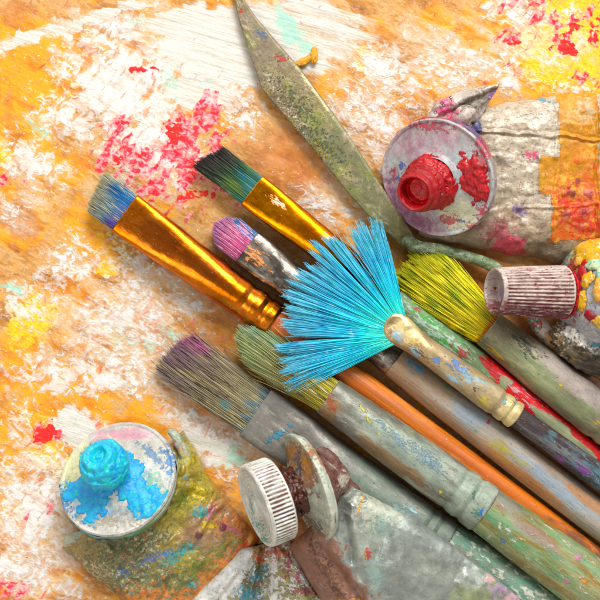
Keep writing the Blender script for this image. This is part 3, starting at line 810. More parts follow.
bm_fan = bristle_mat('sky_blue_fan_bristles', [(0.0, H('#6fe0c8')), (0.22, H('#52dcd4')), (0.42, H('#4cc8e4')), (0.75, H('#62cdf0')), (1.0, H('#86d8f2'))],
    [L_('#36a6d4', size=12, cover=0.28, stretch=(.6, .6, 1)), L_('#b8ecf8', size=5, cover=0.12, stretch=(.6, .6, 1)), L_('#2bc2b4', size=8, cover=.18, stretch=(.6, .6, 1))], dark=0.9, rough=.5)
bm_yellow = bristle_mat('yellow_green_bristles', [(0.0, H('#a88a14')), (0.15, H('#c8b80c')), (0.55, H('#cccb0c')), (1.0, H('#dede1c'))],
    [L_('#7f9a12', size=10, cover=0.40), L_('#fae400', size=7, cover=0.36), L_('#6f5a08', size=6, cover=.2), L_('#b8702a', size=3, spots=[(-1, 0, 4, 26)], bias=-.4)], dark=0.9, rough=.4)
bm_sage = bristle_mat('sage_bristles', [(0.0, H('#b0a818')), (0.10, H('#8f8438')), (0.45, H('#8c8454')), (0.75, H('#a0a878')), (1.0, H('#a9bc84'))],
    [L_('#9ab89a', size=9, spots=[(-100, 8, 22, 16), (-72, 12, 16, 8)], bias=-.45, soft=.4), L_('#5d5030', size=6, cover=.28), L_('#dcd6a4', size=4, cover=.22), L_('#b0a078', size=5, cover=.2)], dark=0.85)
bm_grey = bristle_mat('mauve_tipped_grey_bristles', [(0.0, H('#5c7a88')), (0.10, H('#8a8468')), (0.50, H('#8c8068')), (0.82, H('#8f7f78')), (1.0, H('#a08f90'))],
    [L_('#b0688c', size=7, spots=[(-98, 19, 24, 12), (-84, 22, 18, 7)], bias=-.15, soft=.45), L_('#8f6c80', size=8, spots=[(-96, 2, 22, 20)], bias=-.4, soft=.5), L_('#b8a878', size=7, cover=.34),
     L_('#4a4034', size=5, cover=.30), L_('#6f8698', size=4, spots=[(-10, 4, 14, 20)], bias=-.9, soft=.4), L_('#3f8f9c', size=5, spots=[(-28, -12, 14, 7)], bias=-.65)], dark=0.85)

def along(pa, pb, z0, z1):
    return P(*pa, z0), P(*pb, z1)

# B8 big flat grey brush (lowest)
p0, p1 = along((256, 412), (542, 612), 19, 27)
brush(p0, p1, 'widest flat brush with mauve tipped grey bristles and a dull grey ferrule',
    [(0, 28.5, 8, 5), (20, 28.5, 9, 4.5), (44, 28, 11, 4), (60, 27, 17, 3), (84, 26, 23, 2.3), (110, 25.5, 25, 2), (196, 25, 25, 2), (200, 23, 23, 2), (206, 25.5, 25.5, 2), (211, 23, 23, 2), (217, 25.5, 25.5, 2), (225, 25, 25, 2), (226, 23.5, 23.5, 2)],
    [(224, 23.5, 23.5, 2), (260, 26, 25, 2), (340, 27, 26, 2), (450, 24, 24, 2), (560, 15, 15, 2), (640, 8, 8, 2), (646, 3, 3, 2)],
    dict(a=26.5, b=7.5, length=106, spread=0.98, seed=81, n=3200, round_tip=0.05, slant=-0.06, jitter=0.06, clumps=30, clump=0.4, rad=0.55, droop=9, stray=0.12, zspread=1.1, ycurl=2, wob=1.2),
    grey_ferr, grey_hand, bm_grey, seed=8, f_amp=0.5)
# B1 copper flat brush
p0, p1 = along((125, 213), (600, 560), 19, 17)
brush(p0, p1, 'flat brush with short grey blue bristles and a long shiny copper ferrule',
    [(0, 21.8, 7, 5), (14, 21.8, 8, 4.5), (40, 21.5, 11, 3.6), (75, 20.5, 14, 2.8), (115, 19.2, 17.5, 2.2), (142, 18.5, 18.5, 2), (148, 17.2, 17.2, 2), (155, 19, 19, 2), (162, 19, 19, 2), (167, 17.3, 17.3, 2), (172, 19, 19, 2), (181, 18.8, 18.8, 2), (182, 17, 17, 2)],
    [(180, 15, 14.5, 2), (260, 14, 14, 2), (420, 13, 13, 2), (560, 11, 11, 2), (700, 7, 7, 2), (712, 2, 2, 2)],
    dict(a=21, b=6, length=38, spread=1.0, seed=11, n=2200, round_tip=0.0, slant=0.10, jitter=0.09, clumps=22, clump=0.35, rad=0.40, droop=6, stray=0.09, zspread=1.3, wob=0.7),
    copper, orange_wood, bm_blue, seed=1, f_amp=0.35)
# B2 gold flat brush, red and green handle
p0, p1 = along((252, 190.5), (600, 461), 17, 17)
brush(p0, p1, 'flat brush with dark green bristles, gold ferrule and red handle smeared with green paint',
    [(0, 18, 7, 5), (20, 18, 8, 4.5), (50, 17.5, 11, 3), (90, 16.5, 13.5, 2.4), (140, 15, 14.5, 2), (146, 13.6, 13.6, 2), (152, 15, 15, 2), (160, 15, 15, 2), (164, 13.5, 13.5, 2), (169, 14.6, 14.6, 2), (176, 14.3, 14.3, 2), (177, 13, 13, 2)],
    [(175, 12.5, 12.5, 2), (230, 14.5, 14, 2), (300, 14.5, 14, 2), (420, 12, 12, 2), (560, 8, 8, 2), (650, 5, 5, 2), (656, 1.5, 1.5, 2)],
    dict(a=17.2, b=6, length=57, spread=0.98, seed=21, n=1500, round_tip=0.0, slant=-0.12, jitter=0.05, clumps=16, clump=0.5, rad=0.45, droop=5, stray=0.04, zspread=1.0, wob=0.6),
    gold, red_green, bm_dark, seed=2)
# B3 pink filbert, silver ferrule, tan handle
p0, p1 = along((247, 247.5), (500, 443), 17, 19)
brush(p0, p1, 'round tipped brush with pink bristles, tarnished silver ferrule and worn tan handle',
    [(0, 19.3, 8, 3.6), (12, 19.3, 9, 3.2), (34, 18.5, 11, 2.8), (42, 17.5, 15, 2.3), (80, 16.3, 16, 2), (150, 16, 16, 2), (155, 14.8, 14.8, 2), (161, 16.2, 16.2, 2), (167, 14.8, 14.8, 2), (173, 16.2, 16.2, 2), (184, 16.4, 16.4, 2), (185, 15, 15, 2)],
    [(183, 15.6, 15.6, 2), (240, 17.6, 17.4, 2), (330, 18.5, 18, 2), (450, 18, 17, 2), (600, 12, 12, 2), (680, 7, 7, 2), (688, 2, 2, 2)],
    dict(a=18, b=8, length=41, spread=1.02, seed=31, n=1500, round_tip=0.42, jitter=0.05, clumps=16, clump=0.5, rad=0.6, droop=5, stray=0.02, zspread=0.9, wob=0.6),
    silver, tan_wood, bm_pink, seed=3, f_amp=0.5)
# B7 sage filbert, pewter ferrule
p0, p1 = along((328, 396), (570, 571), 38, 45)
brush(p0, p1, 'thick brush with sage bristles and green smeared handle, lying over the widest flat brush',
    [(0, 19, 15, 2.4), (30, 20.5, 18, 2.1), (70, 22, 21, 2), (120, 23.4, 23, 2), (148, 23.4, 23.4, 2), (153, 21.8, 21.8, 2), (157, 23.4, 23.4, 2), (165, 24.2, 24.2, 2), (170, 22, 22, 2), (174, 24.4, 24.4, 2), (186, 25.4, 25.4, 2), (187.5, 24.5, 24.5, 2), (188, 22.5, 22.5, 2)],
    [(186, 23.3, 23.3, 2), (230, 25.5, 25, 2), (300, 27.5, 27, 2), (400, 27, 26, 2), (520, 18, 18, 2), (620, 9, 9, 2), (628, 3, 3, 2)],
    dict(a=18, b=13, length=112, spread=1.22, pw=1.1, seed=71, n=2500, round_tip=0.22, slant=0.02, jitter=0.05, clumps=26, clump=0.45, rad=0.58, droop=12, stray=0.05, zspread=0.75, ycurl=-1, wob=1.1),
    pewter, green_hand, bm_sage, seed=7, f_amp=0.5)
# B6 yellow round brush
p0, p1 = along((488, 328), (570, 393.5), 23, 24)
brush(p0, p1, 'thick brush with bright yellow green bristles and an olive grey ferrule',
    [(0, 18.6, 16, 2.2), (25, 20.2, 19, 2), (70, 22.2, 22, 2), (140, 22.6, 22.6, 2), (146, 20.8, 20.8, 2), (153, 22.6, 22.6, 2), (160, 20.8, 20.8, 2), (168, 22.6, 22.6, 2), (178, 22.4, 22.4, 2), (179, 20, 20, 2)],
    [(177, 20, 20, 2), (240, 22, 22, 2), (380, 18, 18, 2), (520, 10, 10, 2), (528, 3, 3, 2)],
    dict(a=17.6, b=14, length=104, spread=1.72, pw=0.8, seed=61, n=3800, round_tip=0.16, slant=-0.05, jitter=0.055, clumps=34, clump=0.5, rad=0.62, droop=8, stray=0.08, zspread=0.9, ycurl=1, wob=1.0),
    olive_ferr, stained('ochre_painted_wood', H('#b08a5a'), rough=.5, gstretch=(.2, 1, 1)), bm_yellow, seed=6, f_amp=0.4)

# fan brush on top
def fan_brush():
    p0, p1 = along((399, 330), (600, 477.5), 47, 36)
    fr = frame_xy(p0, p1)
    t = thing('fan_brush', 'fan shaped brush with sky blue bristles, champagne ferrule and dark chipped handle', 'fan brush', P(500, 403, 0), BG)
    r_ = np.random.RandomState(44)
    n = 4200
    # local angle from -x axis: + towards local +y (upper right in the picture)
    lo, hi = -math.radians(63), math.radians(40)
    nc = 31
    cen = np.linspace(lo, hi, nc) + r_.normal(0, 0.010, nc)
    gap = cen > math.radians(22)
    ang = r_.uniform(lo, hi, n)
    # thin the fan where the photograph shows splits
    split = [math.radians(a) for a in (21.5, 12, 33, -38, -46, -55.5)]
    wdt = [math.radians(w) for w in (2.6, 1.2, 1.0, 2.1, 1.1, 1.5)]
    for a, w in zip(split, wdt):
        d = ang - a
        push = np.exp(-(d / (w * 2.2)) ** 2) * w * np.sign(d)
        ang = ang + push
        cen = cen + np.exp(-((cen - a) / (w * 2.2)) ** 2) * w * np.sign(cen - a)
    ci = np.argmin(np.abs(ang[:, None] - cen[None]), 1)
    k = r_.uniform(0.25, 0.78, n)
    tip = ang * (1 - k) + cen[ci] * k
    cl = r_.normal(0, 1, nc)
    Lc = 118 + 5.0 * cl + 9 * np.cos((cen + 0.2) * 1.2) - 6
    Lc = np.where(cen > math.radians(20), 112 + 3 * cl, Lc)
    Lc = np.where((cen > math.radians(-48)) & (cen < math.radians(-20)), Lc - 6, Lc)
    L = Lc[ci] * (1 - 0.09 * np.abs(r_.normal(0, 1, n))) - 26 * np.abs(ang - cen[ci]) / ((hi - lo) / nc)
    root = np.stack([r_.uniform(-2, 6, n), ang / hi * 9 * 0.8, r_.uniform(-3.0, 3.0, n)], 1)
    root[:, 1] = np.clip(root[:, 1], -12, 11)
    d0 = np.stack([-np.cos(ang), np.sin(ang), np.zeros(n)], 1)
    tipv = np.stack([-np.cos(tip), np.sin(tip), np.zeros(n)], 1)
    curl = (tipv - d0) * L[:, None]
    curl += r_.normal(0, 1.0, (n, 3)) * np.array([1, 1, 1.8])
    st = r_.rand(n) < 0.03
    curl[st] += r_.normal(0, 5, (st.sum(), 3)) * np.array([1, 1, .4])
    V, F, T, R = strands(root, d0, L, 0.50 * r_.uniform(0.7, 1.3, n), curl, 6 + r_.normal(0, 1, n), 45, segs=8, wob=0.8)
    part('bristles', V, F, bm_fan, t, fr, {'along': T, 'strand': R})
    fer = [(-17, 2, 1.5, 2.2, 1, 0), (-16, 7, 3, 2.2, 1, 0), (-13, 11.5, 4.5, 2.2, 1, 0), (-8, 15, 5.5, 2.3, .6, 0), (0, 16, 6.5, 2.2), (8, 14.5, 8, 2), (18, 12.8, 10, 2), (30, 12, 11.5, 2), (60, 13, 12.6, 2), (95, 14.2, 14, 2),
           (116, 14.4, 14.4, 2), (121, 12.4, 12.4, 2), (124, 13.6, 13.6, 2), (130, 14, 14, 2), (133, 12.2, 12.2, 2), (136, 13.8, 13.8, 2), (142, 13.8, 13.8, 2), (143, 11, 11, 2)]
    V, F = loft(fer, N=96, step=0.8, smooth=1, amp=0.35, nscale=12, seed=4)
    # pinched crease of the flattened mouth: a triangular facet
    x, y = V[:, 0], V[:, 1]
    top = V[:, 2] > 0
    u = np.clip(1 - np.abs(x - 2) / 17, 0, 1)
    side = np.clip((x + 4 - 0.9 * y) / 6, -1, 1)
    V[:, 2] += np.where(top, 1.6 * u * np.cos(side * 1.5) - 1.6 * np.clip(1 - (((x + 6) / 9) ** 2 + ((y - 1) / 9) ** 2), 0, 1), 0)
    part('ferrule', V, F, cream_ferr, t, fr)
    V, F = loft([(141, 10.4, 10.4, 2), (180, 11.3, 11.2, 2), (240, 12.6, 12, 2), (300, 11.5, 11, 2), (420, 7, 7, 2), (480, 4, 4, 2), (484, 1, 1, 2)], N=56, step=2.2, smooth=2, amp=0.4, nscale=24, seed=14)
    part('handle', V, F, dark_hand, t, fr)
fan_brush()

# ---------------------------------------------------------------- palette knife
def palette_knife():
    t = thing('palette_knife', 'long pointed palette knife with a green and grey paint crusted blade', 'palette knife', P(330, 130, 0))
    fr = Matrix.Identity(4)
    # outline stations along the blade: left edge, right edge (picture points)
    Ls = [(232, -8), (240, 25), (251, 58), (262, 90), (290, 122), (321, 159), (352, 198), (380, 228), (402, 247)]
    Rs = [(236, -12), (256, 17), (278, 43), (300, 68), (318, 92), (336, 117), (355, 144), (388, 196), (418, 241)]
    n = 120; w = 26
    ls = np.array(Ls, float); rs = np.array(Rs, float)
    tt = np.linspace(0, len(Ls) - 1, n)
    def samp(a): return np.stack([np.interp(tt, np.arange(len(a)), a[:, k]) for k in (0, 1)], 1)
    l = samp(ls); r = samp(rs)
    v = np.linspace(0, 1, w)
    Pm = l[:, None] * (1 - v[None, :, None]) + r[:, None] * v[None, :, None]
    z = np.interp(tt, [0, 8], [6, 15])[:, None] + 0 * v[None]
    bev = 1.2 * np.clip(1 - np.minimum(v, 1 - v) / 0.08, 0, 1)[None]
    pts = np.stack([Pm[..., 0] - 300, 300 - Pm[..., 1], z], -1).reshape(-1, 3)
    crust = np.clip(fbm(pts, 4.5, 4, 0.65, 3) - 0.02, 0, 1) * 3.0 * (np.exp(-((v - 0.15) / 0.2) ** 2)[None] * np.ones((n, 1))).ravel() + 0.4 * fbm(pts, 14, 3, .5, 9)
    top = pts.copy(); top[:, 2] += 1.6 - (bev * np.ones((n, 1))).ravel() + crust
    bot = pts.copy(); bot[:, 2] -= 1.2
    # correct for the height
    for A in (top, bot):
        k = ((CAMH - A[:, 2]) / CAMH)[:, None]; A[:, :2] *= k
    Ft = grid_faces(n, w); Fb = Ft[:, ::-1] + len(top)
    V = np.vstack([top, bot]); F = Ft.tolist() + Fb.tolist()
    m = n * w
    for i in range(n - 1):
        a, b = i * w, (i + 1) * w
        F.append((a, b, b + m, a + m)); a += w - 1; b += w - 1
        F.append((b, a, a + m, b + m))
    for j in range(w - 1):
        F.append((j + 1, j, j + m, j + 1 + m)); q = (n - 1) * w + j
        F.append((q, q + 1, q + 1 + m, q + m))
    blade = stained('crusted_knife_steel', H('#a89c7c'), [
        L_('#75795a', size=30, spots=[(30, 150, 40, 40), (70, 110, 50, 50)], bias=-0.2, amp=1.3, soft=0.4, rough=.35),
        L_('#8d7f6c', size=30, spots=[(-40, 250, 40, 50)], bias=-0.1, soft=0.35, rough=.4),
        L_('#8c9048', size=22, stretch=(1, 1, 1), cover=0.34, soft=0.3, rough=.35),
        L_('#a6957f', size=12, stretch=(1.3, .6, 1), cover=0.28, soft=0.25),
        L_('#c9b8a0', size=4, spots=[(-30, 215, 26, 10, -50), (-5, 180, 40, 10, -50)], bias=-0.6, amp=1.3, soft=0.08, h=1.0),
        L_('#3f5a44', size=5, spots=[(20, 160, 60, 16, -50), (0, 190, 50, 16, -50)], bias=-0.75, amp=1.3, soft=0.08, h=.6),
        L_('#d4b030', size=3.5, spots=[(-32, 206, 8, 8), (20, 150, 20, 12, -50)], bias=-0.75, amp=1.2, soft=0.07, h=.8),
        L_('#c8402c', size=4, spots=[(-57, 287, 5, 6), (-20, 240, 10, 6)], bias=-0.45, amp=1.0, soft=0.07, h=.6),
        L_('#4a6a8a', size=6, spots=[(-40, 265, 14, 5, -50)], bias=-0.35, amp=.9, soft=0.1)],
        rough=0.26, metal=0.5, bump=0.15, grain=4, gstretch=(1, 1, 1), base2=H('#8a7d62'), b2size=40, vary=0.1, speck=.2)
    part('blade', V, F, blade, t, fr)
    # cranked shank
    path = [P(404, 238, 17), P(418, 247, 19), P(440, 250, 16), P(465, 256, 13), P(490, 265, 13), P(508, 279, 14), P(524, 300, 14), P(536, 322, 14)]
    rad = [6.5, 6.5, 6, 5.6, 6, 6.2, 5.5, 5.0]
    V, F = tube_path(path, rad, 24, 0.25, 3)
    shank = stained('green_painted_steel', H('#7f9070'), [
        L_('#a8b89c', size=10, stretch=(.6, 1, 1), cover=.4, soft=.25), L_('#4d5f44', size=7, cover=.32, soft=.15), L_('#cdb88a', size=4, cover=.2, soft=.08, h=.5)],
        rough=.35, metal=.3, bump=.3, grain=3)
    part('shank', V, F, shank, t, fr)
    path = [P(531, 316, 14), P(540, 326, 14), P(556, 343, 14), P(585, 372, 14), P(630, 412, 14), P(690, 466, 13), P(740, 512, 12)]
    V, F = tube_path(path, [6, 9, 11, 11.5, 12, 10, 5], 32, 0.3, 4)
    hm = stained('striped_painted_wood', H('#b4503a'), [
        L_('#e8e6dc', size=10, spots=[(236, -28, 20, 20), (226, -14, 16, 16)], bias=0.2, amp=.5, soft=.08),
        L_('#d99a2c', size=9, spots=[(252, -42, 12, 12)], bias=0.2, amp=.5, soft=.1),
        L_('#c82c34', size=8, spots=[(272, -62, 18, 14)], bias=0.0, amp=.6, soft=.12),
        L_('#b08a78', size=9, spots=[(295, -82, 18, 18)], bias=0.1, amp=.6, soft=.2),
        L_('#2f8a5a', size=5, spots=[(226, -22, 14, 14)], bias=-.45, amp=1.2, soft=.06),
        L_('#c82c34', size=5, seed=33, spots=[(230, -24, 14, 14)], bias=-.5, amp=1.3, soft=.06)], rough=.4, bump=.2)
    part('handle', V, F, hm, t, fr)

def tube_path(path, rad, N=24, amp=0.2, seed=0):
    pts = np.array([tuple(p) for p in path], float); rd = np.array(rad, float)
    m = len(pts); tt = np.linspace(0, m - 1, (m - 1) * 14 + 1)
    def cr(a):
        out = []
        for t in tt:
            i = min(int(t), m - 2); f = t - i
            p_1 = a[max(i - 1, 0)]; p0_ = a[i]; p1_ = a[i + 1]; p2 = a[min(i + 2, m - 1)]
            out.append(0.5 * ((2 * p0_) + (-p_1 + p1_) * f + (2 * p_1 - 5 * p0_ + 4 * p1_ - p2) * f * f + (-p_1 + 3 * p0_ - 3 * p1_ + p2) * f ** 3))
        return np.array(out)
    c = cr(pts); r = np.maximum(cr(rd), 0.2)
    tan = np.gradient(c, axis=0); tan /= np.linalg.norm(tan, axis=1, keepdims=True)
    a = np.cross(tan, [0, 0, 1.0]); a /= np.linalg.norm(a, axis=1, keepdims=True) + 1e-9
    b = np.cross(a, tan)
    th = np.linspace(0, 2 * math.pi, N, endpoint=False)
    V = c[:, None] + (a[:, None] * np.cos(th)[None, :, None] + b[:, None] * np.sin(th)[None, :, None]) * r[:, None, None]
    n = len(c); V = V.reshape(-1, 3)
    V = V + (V - np.repeat(c, N, 0)) / np.repeat(r, N)[:, None] * (fbm(V, 10, 3, .5, seed) * amp)[:, None]
    F = grid_faces(n, N, True).tolist()
    F.append(tuple(range(N))); F.append(tuple(reversed(range((n - 1) * N, n * N))))
    return V, F
palette_knife()

# ---------------------------------------------------------------- paint tubes
TG = 'used paint tubes on the painted board'
ID = Matrix.Identity(4)

def sheet(A, B, C, D, thick, amp, seed, nu=150, nv=130, scale=26, edge=4.0, wob=3.0, creases=(), pimples=(), base=0.5, bend=None, lift=0.0):
    """a flattened, crumpled tube body; u runs A-B -> D-C, v runs A -> B (picture points)"""
    A, B, C, D = [np.array(q, float) for q in (A, B, C, D)]
    u = np.linspace(0, 1, nu)[:, None, None]; v = np.linspace(0, 1, nv)[None, :, None]
    Q = (1 - u) * ((1 - v) * A + v * B) + u * ((1 - v) * D + v * C)
    if bend is not None: Q = Q + bend(u, v)
    X = Q[..., 0] - 300; Y = 300 - Q[..., 1]
    p = np.stack([X.ravel(), Y.ravel(), np.full(X.size, seed * 31.0)], 1)
    ux = np.repeat(u[:, 0, 0], nv); vx = np.tile(v[0, :, 0], nu)
    th = np.interp(ux, [t[0] for t in thick], [t[1] for t in thick])
    prof = np.clip(1 - np.abs(2 * vx - 1) ** edge, 0, 1) ** 0.5
    endp = np.clip((1 - np.abs(2 * ux - 1) ** 14), 0, 1) ** 0.5
    cr = amp * (0.9 * facet(p, scale, seed % 7) + 0.45 * facet(p, scale * .45, seed % 5 + 1) + 0.22 * facet(p, scale * .2, seed % 3 + 2) + 0.25 * ridged(p, scale, 3, seed))
    for (x0, y0, x1, y1, dep, wd) in creases:
        a = np.array([x0 - 300, 300 - y0.__float__()]); b = np.array([x1 - 300, 300 - y1.__float__()])
        ab = b - a; L2 = (ab ** 2).sum()
        t = np.clip(((p[:, :2] - a) @ ab) / L2, 0, 1)
        off = p[:, :2] - a - t[:, None] * ab
        sd = off[:, 0] * -ab[1] + off[:, 1] * ab[0]; sd = sd / math.sqrt(L2) + 1.2 * fbm(p, 14, 2, .5, seed + 7)
        d = np.hypot(np.hypot(off[:, 0], off[:, 1]) * 0.0 + sd, np.where((t <= 0) | (t >= 1), np.hypot(off[:, 0], off[:, 1]), 0))
        cr = cr + dep * np.exp(-(d / wd) ** 2) * 1.0 - dep * 0.5 * np.exp(-((d - wd * 1.6) / wd) ** 2)
    for (x, y, r, hh) in pimples:
        d = np.hypot(p[:, 0] - (x - 300), p[:, 1] - (300 - y)) / r
        cr = cr + hh * np.exp(-d ** 2.5)
    base = base + lift * vx ** 0.7
    Zt = base + 2.0 + (th * prof * endp) + cr * np.clip(prof * 1.4, 0, 1) * np.clip(endp * 1.3, 0, 1)
    Zt = np.maximum(Zt, base + 0.6)
    n1 = fbm(p, 30, 3, .5, seed + 1); n2 = fbm(p, 30, 3, .5, seed + 2)
    Xw = X.ravel() + wob * n1; Yw = Y.ravel() + wob * n2
    k = (CAMH - Zt) / CAMH
    top = np.stack([Xw * k, Yw * k, Zt], 1)
    Zb = base + 0 * Zt
    bot = np.stack([Xw * k, Yw * k, Zb], 1)
    Ft = grid_faces(nu, nv)
    # orient upwards
    a, b, c = top[Ft[0, 0]], top[Ft[0, 1]], top[Ft[0, 2]]
    if np.cross(b - a, c - a)[2] < 0: Ft = Ft[:, ::-1]
    Fb = Ft[:, ::-1] + len(top)
    V = np.vstack([top, bot]); m = nu * nv
    F = Ft.tolist() + Fb.tolist()
    for i in range(nu - 1):
        for q in (0, nv - 1):
            a_, b_ = i * nv + q, (i + 1) * nv + q
            F.append((a_, b_, b_ + m, a_ + m))
    for j in range(nv - 1):
        for q in (0, (nu - 1) * nv):
            F.append((q + j, q + j + 1, q + j + 1 + m, q + j + m))
    return V, F

def disc_paint(prof, mask, thick, seed, N=260, step=0.7, nscale=5):
    """thick dried paint lying on a turned surface; mask(x, y, r) > 0 where there is paint"""
    pr = np.array(prof, float)
    d = np.concatenate([[0], np.cumsum(np.hypot(np.diff(pr[:, 0]), np.diff(pr[:, 1])))])
    t = np.linspace(0, d[-1], int(d[-1] / step))
    pr = np.stack([np.interp(t, d, pr[:, 0]), np.interp(t, d, pr[:, 1])], 1)
    for _ in range(2): pr[1:-1] = (pr[:-2] + 2 * pr[1:-1] + pr[2:]) / 4
    tn = np.gradient(pr, axis=0); tn /= np.linalg.norm(tn, axis=1, keepdims=True) + 1e-9
    nr = np.stack([tn[:, 1], -tn[:, 0]], 1)            # outward of the profile walked inwards and upwards
    th = np.linspace(0, 2 * math.pi, N, endpoint=False)
    R = pr[:, 0:1] * np.ones((1, N)); Z = pr[:, 1:2] * np.ones((1, N))
    x = R * np.cos(th); y = R * np.sin(th)
    p = np.stack([x.ravel(), y.ravel(), Z.ravel()], 1)
    m = mask(p[:, 0], p[:, 1], R.ravel(), p[:, 2]) + 0.30 * fbm(p, nscale * 2.2, 2, 0.5, seed + 5) + 0.55 * fbm(p, nscale * .8, 3, 0.62, seed)
    h = thick * np.sqrt(np.clip(m, 0, 1)) * (0.8 + 0.42 * ridged(p, nscale * 1.3, 2, seed + 1) + 0.25 * fbm(p, nscale * .7, 2, .6, seed + 2))
    h = np.where(m > 0, np.maximum(h, 0.25), -0.4)
    nx = np.repeat(nr[:, 0], N); nz = np.repeat(nr[:, 1], N)
    tt = np.tile(th, len(pr))
    V = p + np.stack([nx * np.cos(tt), nx * np.sin(tt), nz], 1) * h[:, None]
    F = grid_faces(len(pr), N, True)
    keep = (m[F] > 0).sum(1) >= 1
    F = F[keep]
    used = np.unique(F); remap = -np.ones(len(V), int); remap[used] = np.arange(len(used))
    return V[used], remap[F]

def ell(x, y, cx, cy, rx, ry, ang=0.0):
    a = math.radians(ang); dx, dy = x - cx, y - cy
    u = (dx * math.cos(a) + dy * math.sin(a)) / rx; v = (-dx * math.sin(a) + dy * math.cos(a)) / ry
    return 1 - np.sqrt(u * u + v * v)

def thick_paint(name, c1, c2, c3, size=7, rough=0.32):
    nt = NT(name)
    a = nt.noise(size, 2.2, (1, 1, 1), 6, 0.62, 0.8); b = nt.noise(size * .6, 7.1, (1, 1, 1), 4, 0.6, 1.2)
    col = nt.mix(nt.smooth(a, 0.40, 0.60), c1, c2)
    col = nt.mix(nt.smooth(b, 0.56, 0.66), col, c3)
    nt.L(col, nt.bsdf.inputs['Base Color'])
    nt.L(nt.math('MULTIPLY_ADD', b, 0.3, rough - .15), nt.bsdf.inputs['Roughness'])
    nt.bump(nt.math('MULTIPLY_ADD', a, 1.6, nt.math('MULTIPLY', b, 1.0)), 0.6)
    return nt.m
red_thick = thick_paint('thick_red_paint', H('#c00c2a'), H('#960c24'), H('#d8304c'), rough=.28)
red_deep = thick_paint('wet_red_paint', H('#e01228'), H('#c40e22'), H('#ee3348'), rough=.22)
blue_thick = thick_paint('thick_turquoise_paint', H('#14a4e0'), H('#18c8d8'), H('#28d0a0'), size=11, rough=.36)
blue_flat = thick_paint('thick_blue_paint', H('#149ade'), H('#30b4e4'), H('#24ccb8'), size=9, rough=.4)
brown_thick = thick_paint('sticky_brown_paint', H('#5a2f22'), H('#3a1c16'), H('#7d4a38'), rough=.22)

def shoulder_tube(label, center, axis, R, prof, body_mesh, mats, name='paint_tube', sleeve=None, N=160, amp=0.5, seed=1):
    t = thing(name, label, 'paint tube', (center[0], center[1], 0), TG)
    fr = frame_z(center, axis)
    V, F = lathe(prof, N=N, amp=amp, nscale=26, seed=seed, step=0.9)
    sh = part('shoulder', V, F, mats['shoulder'], t, fr)
    return t, fr, sh

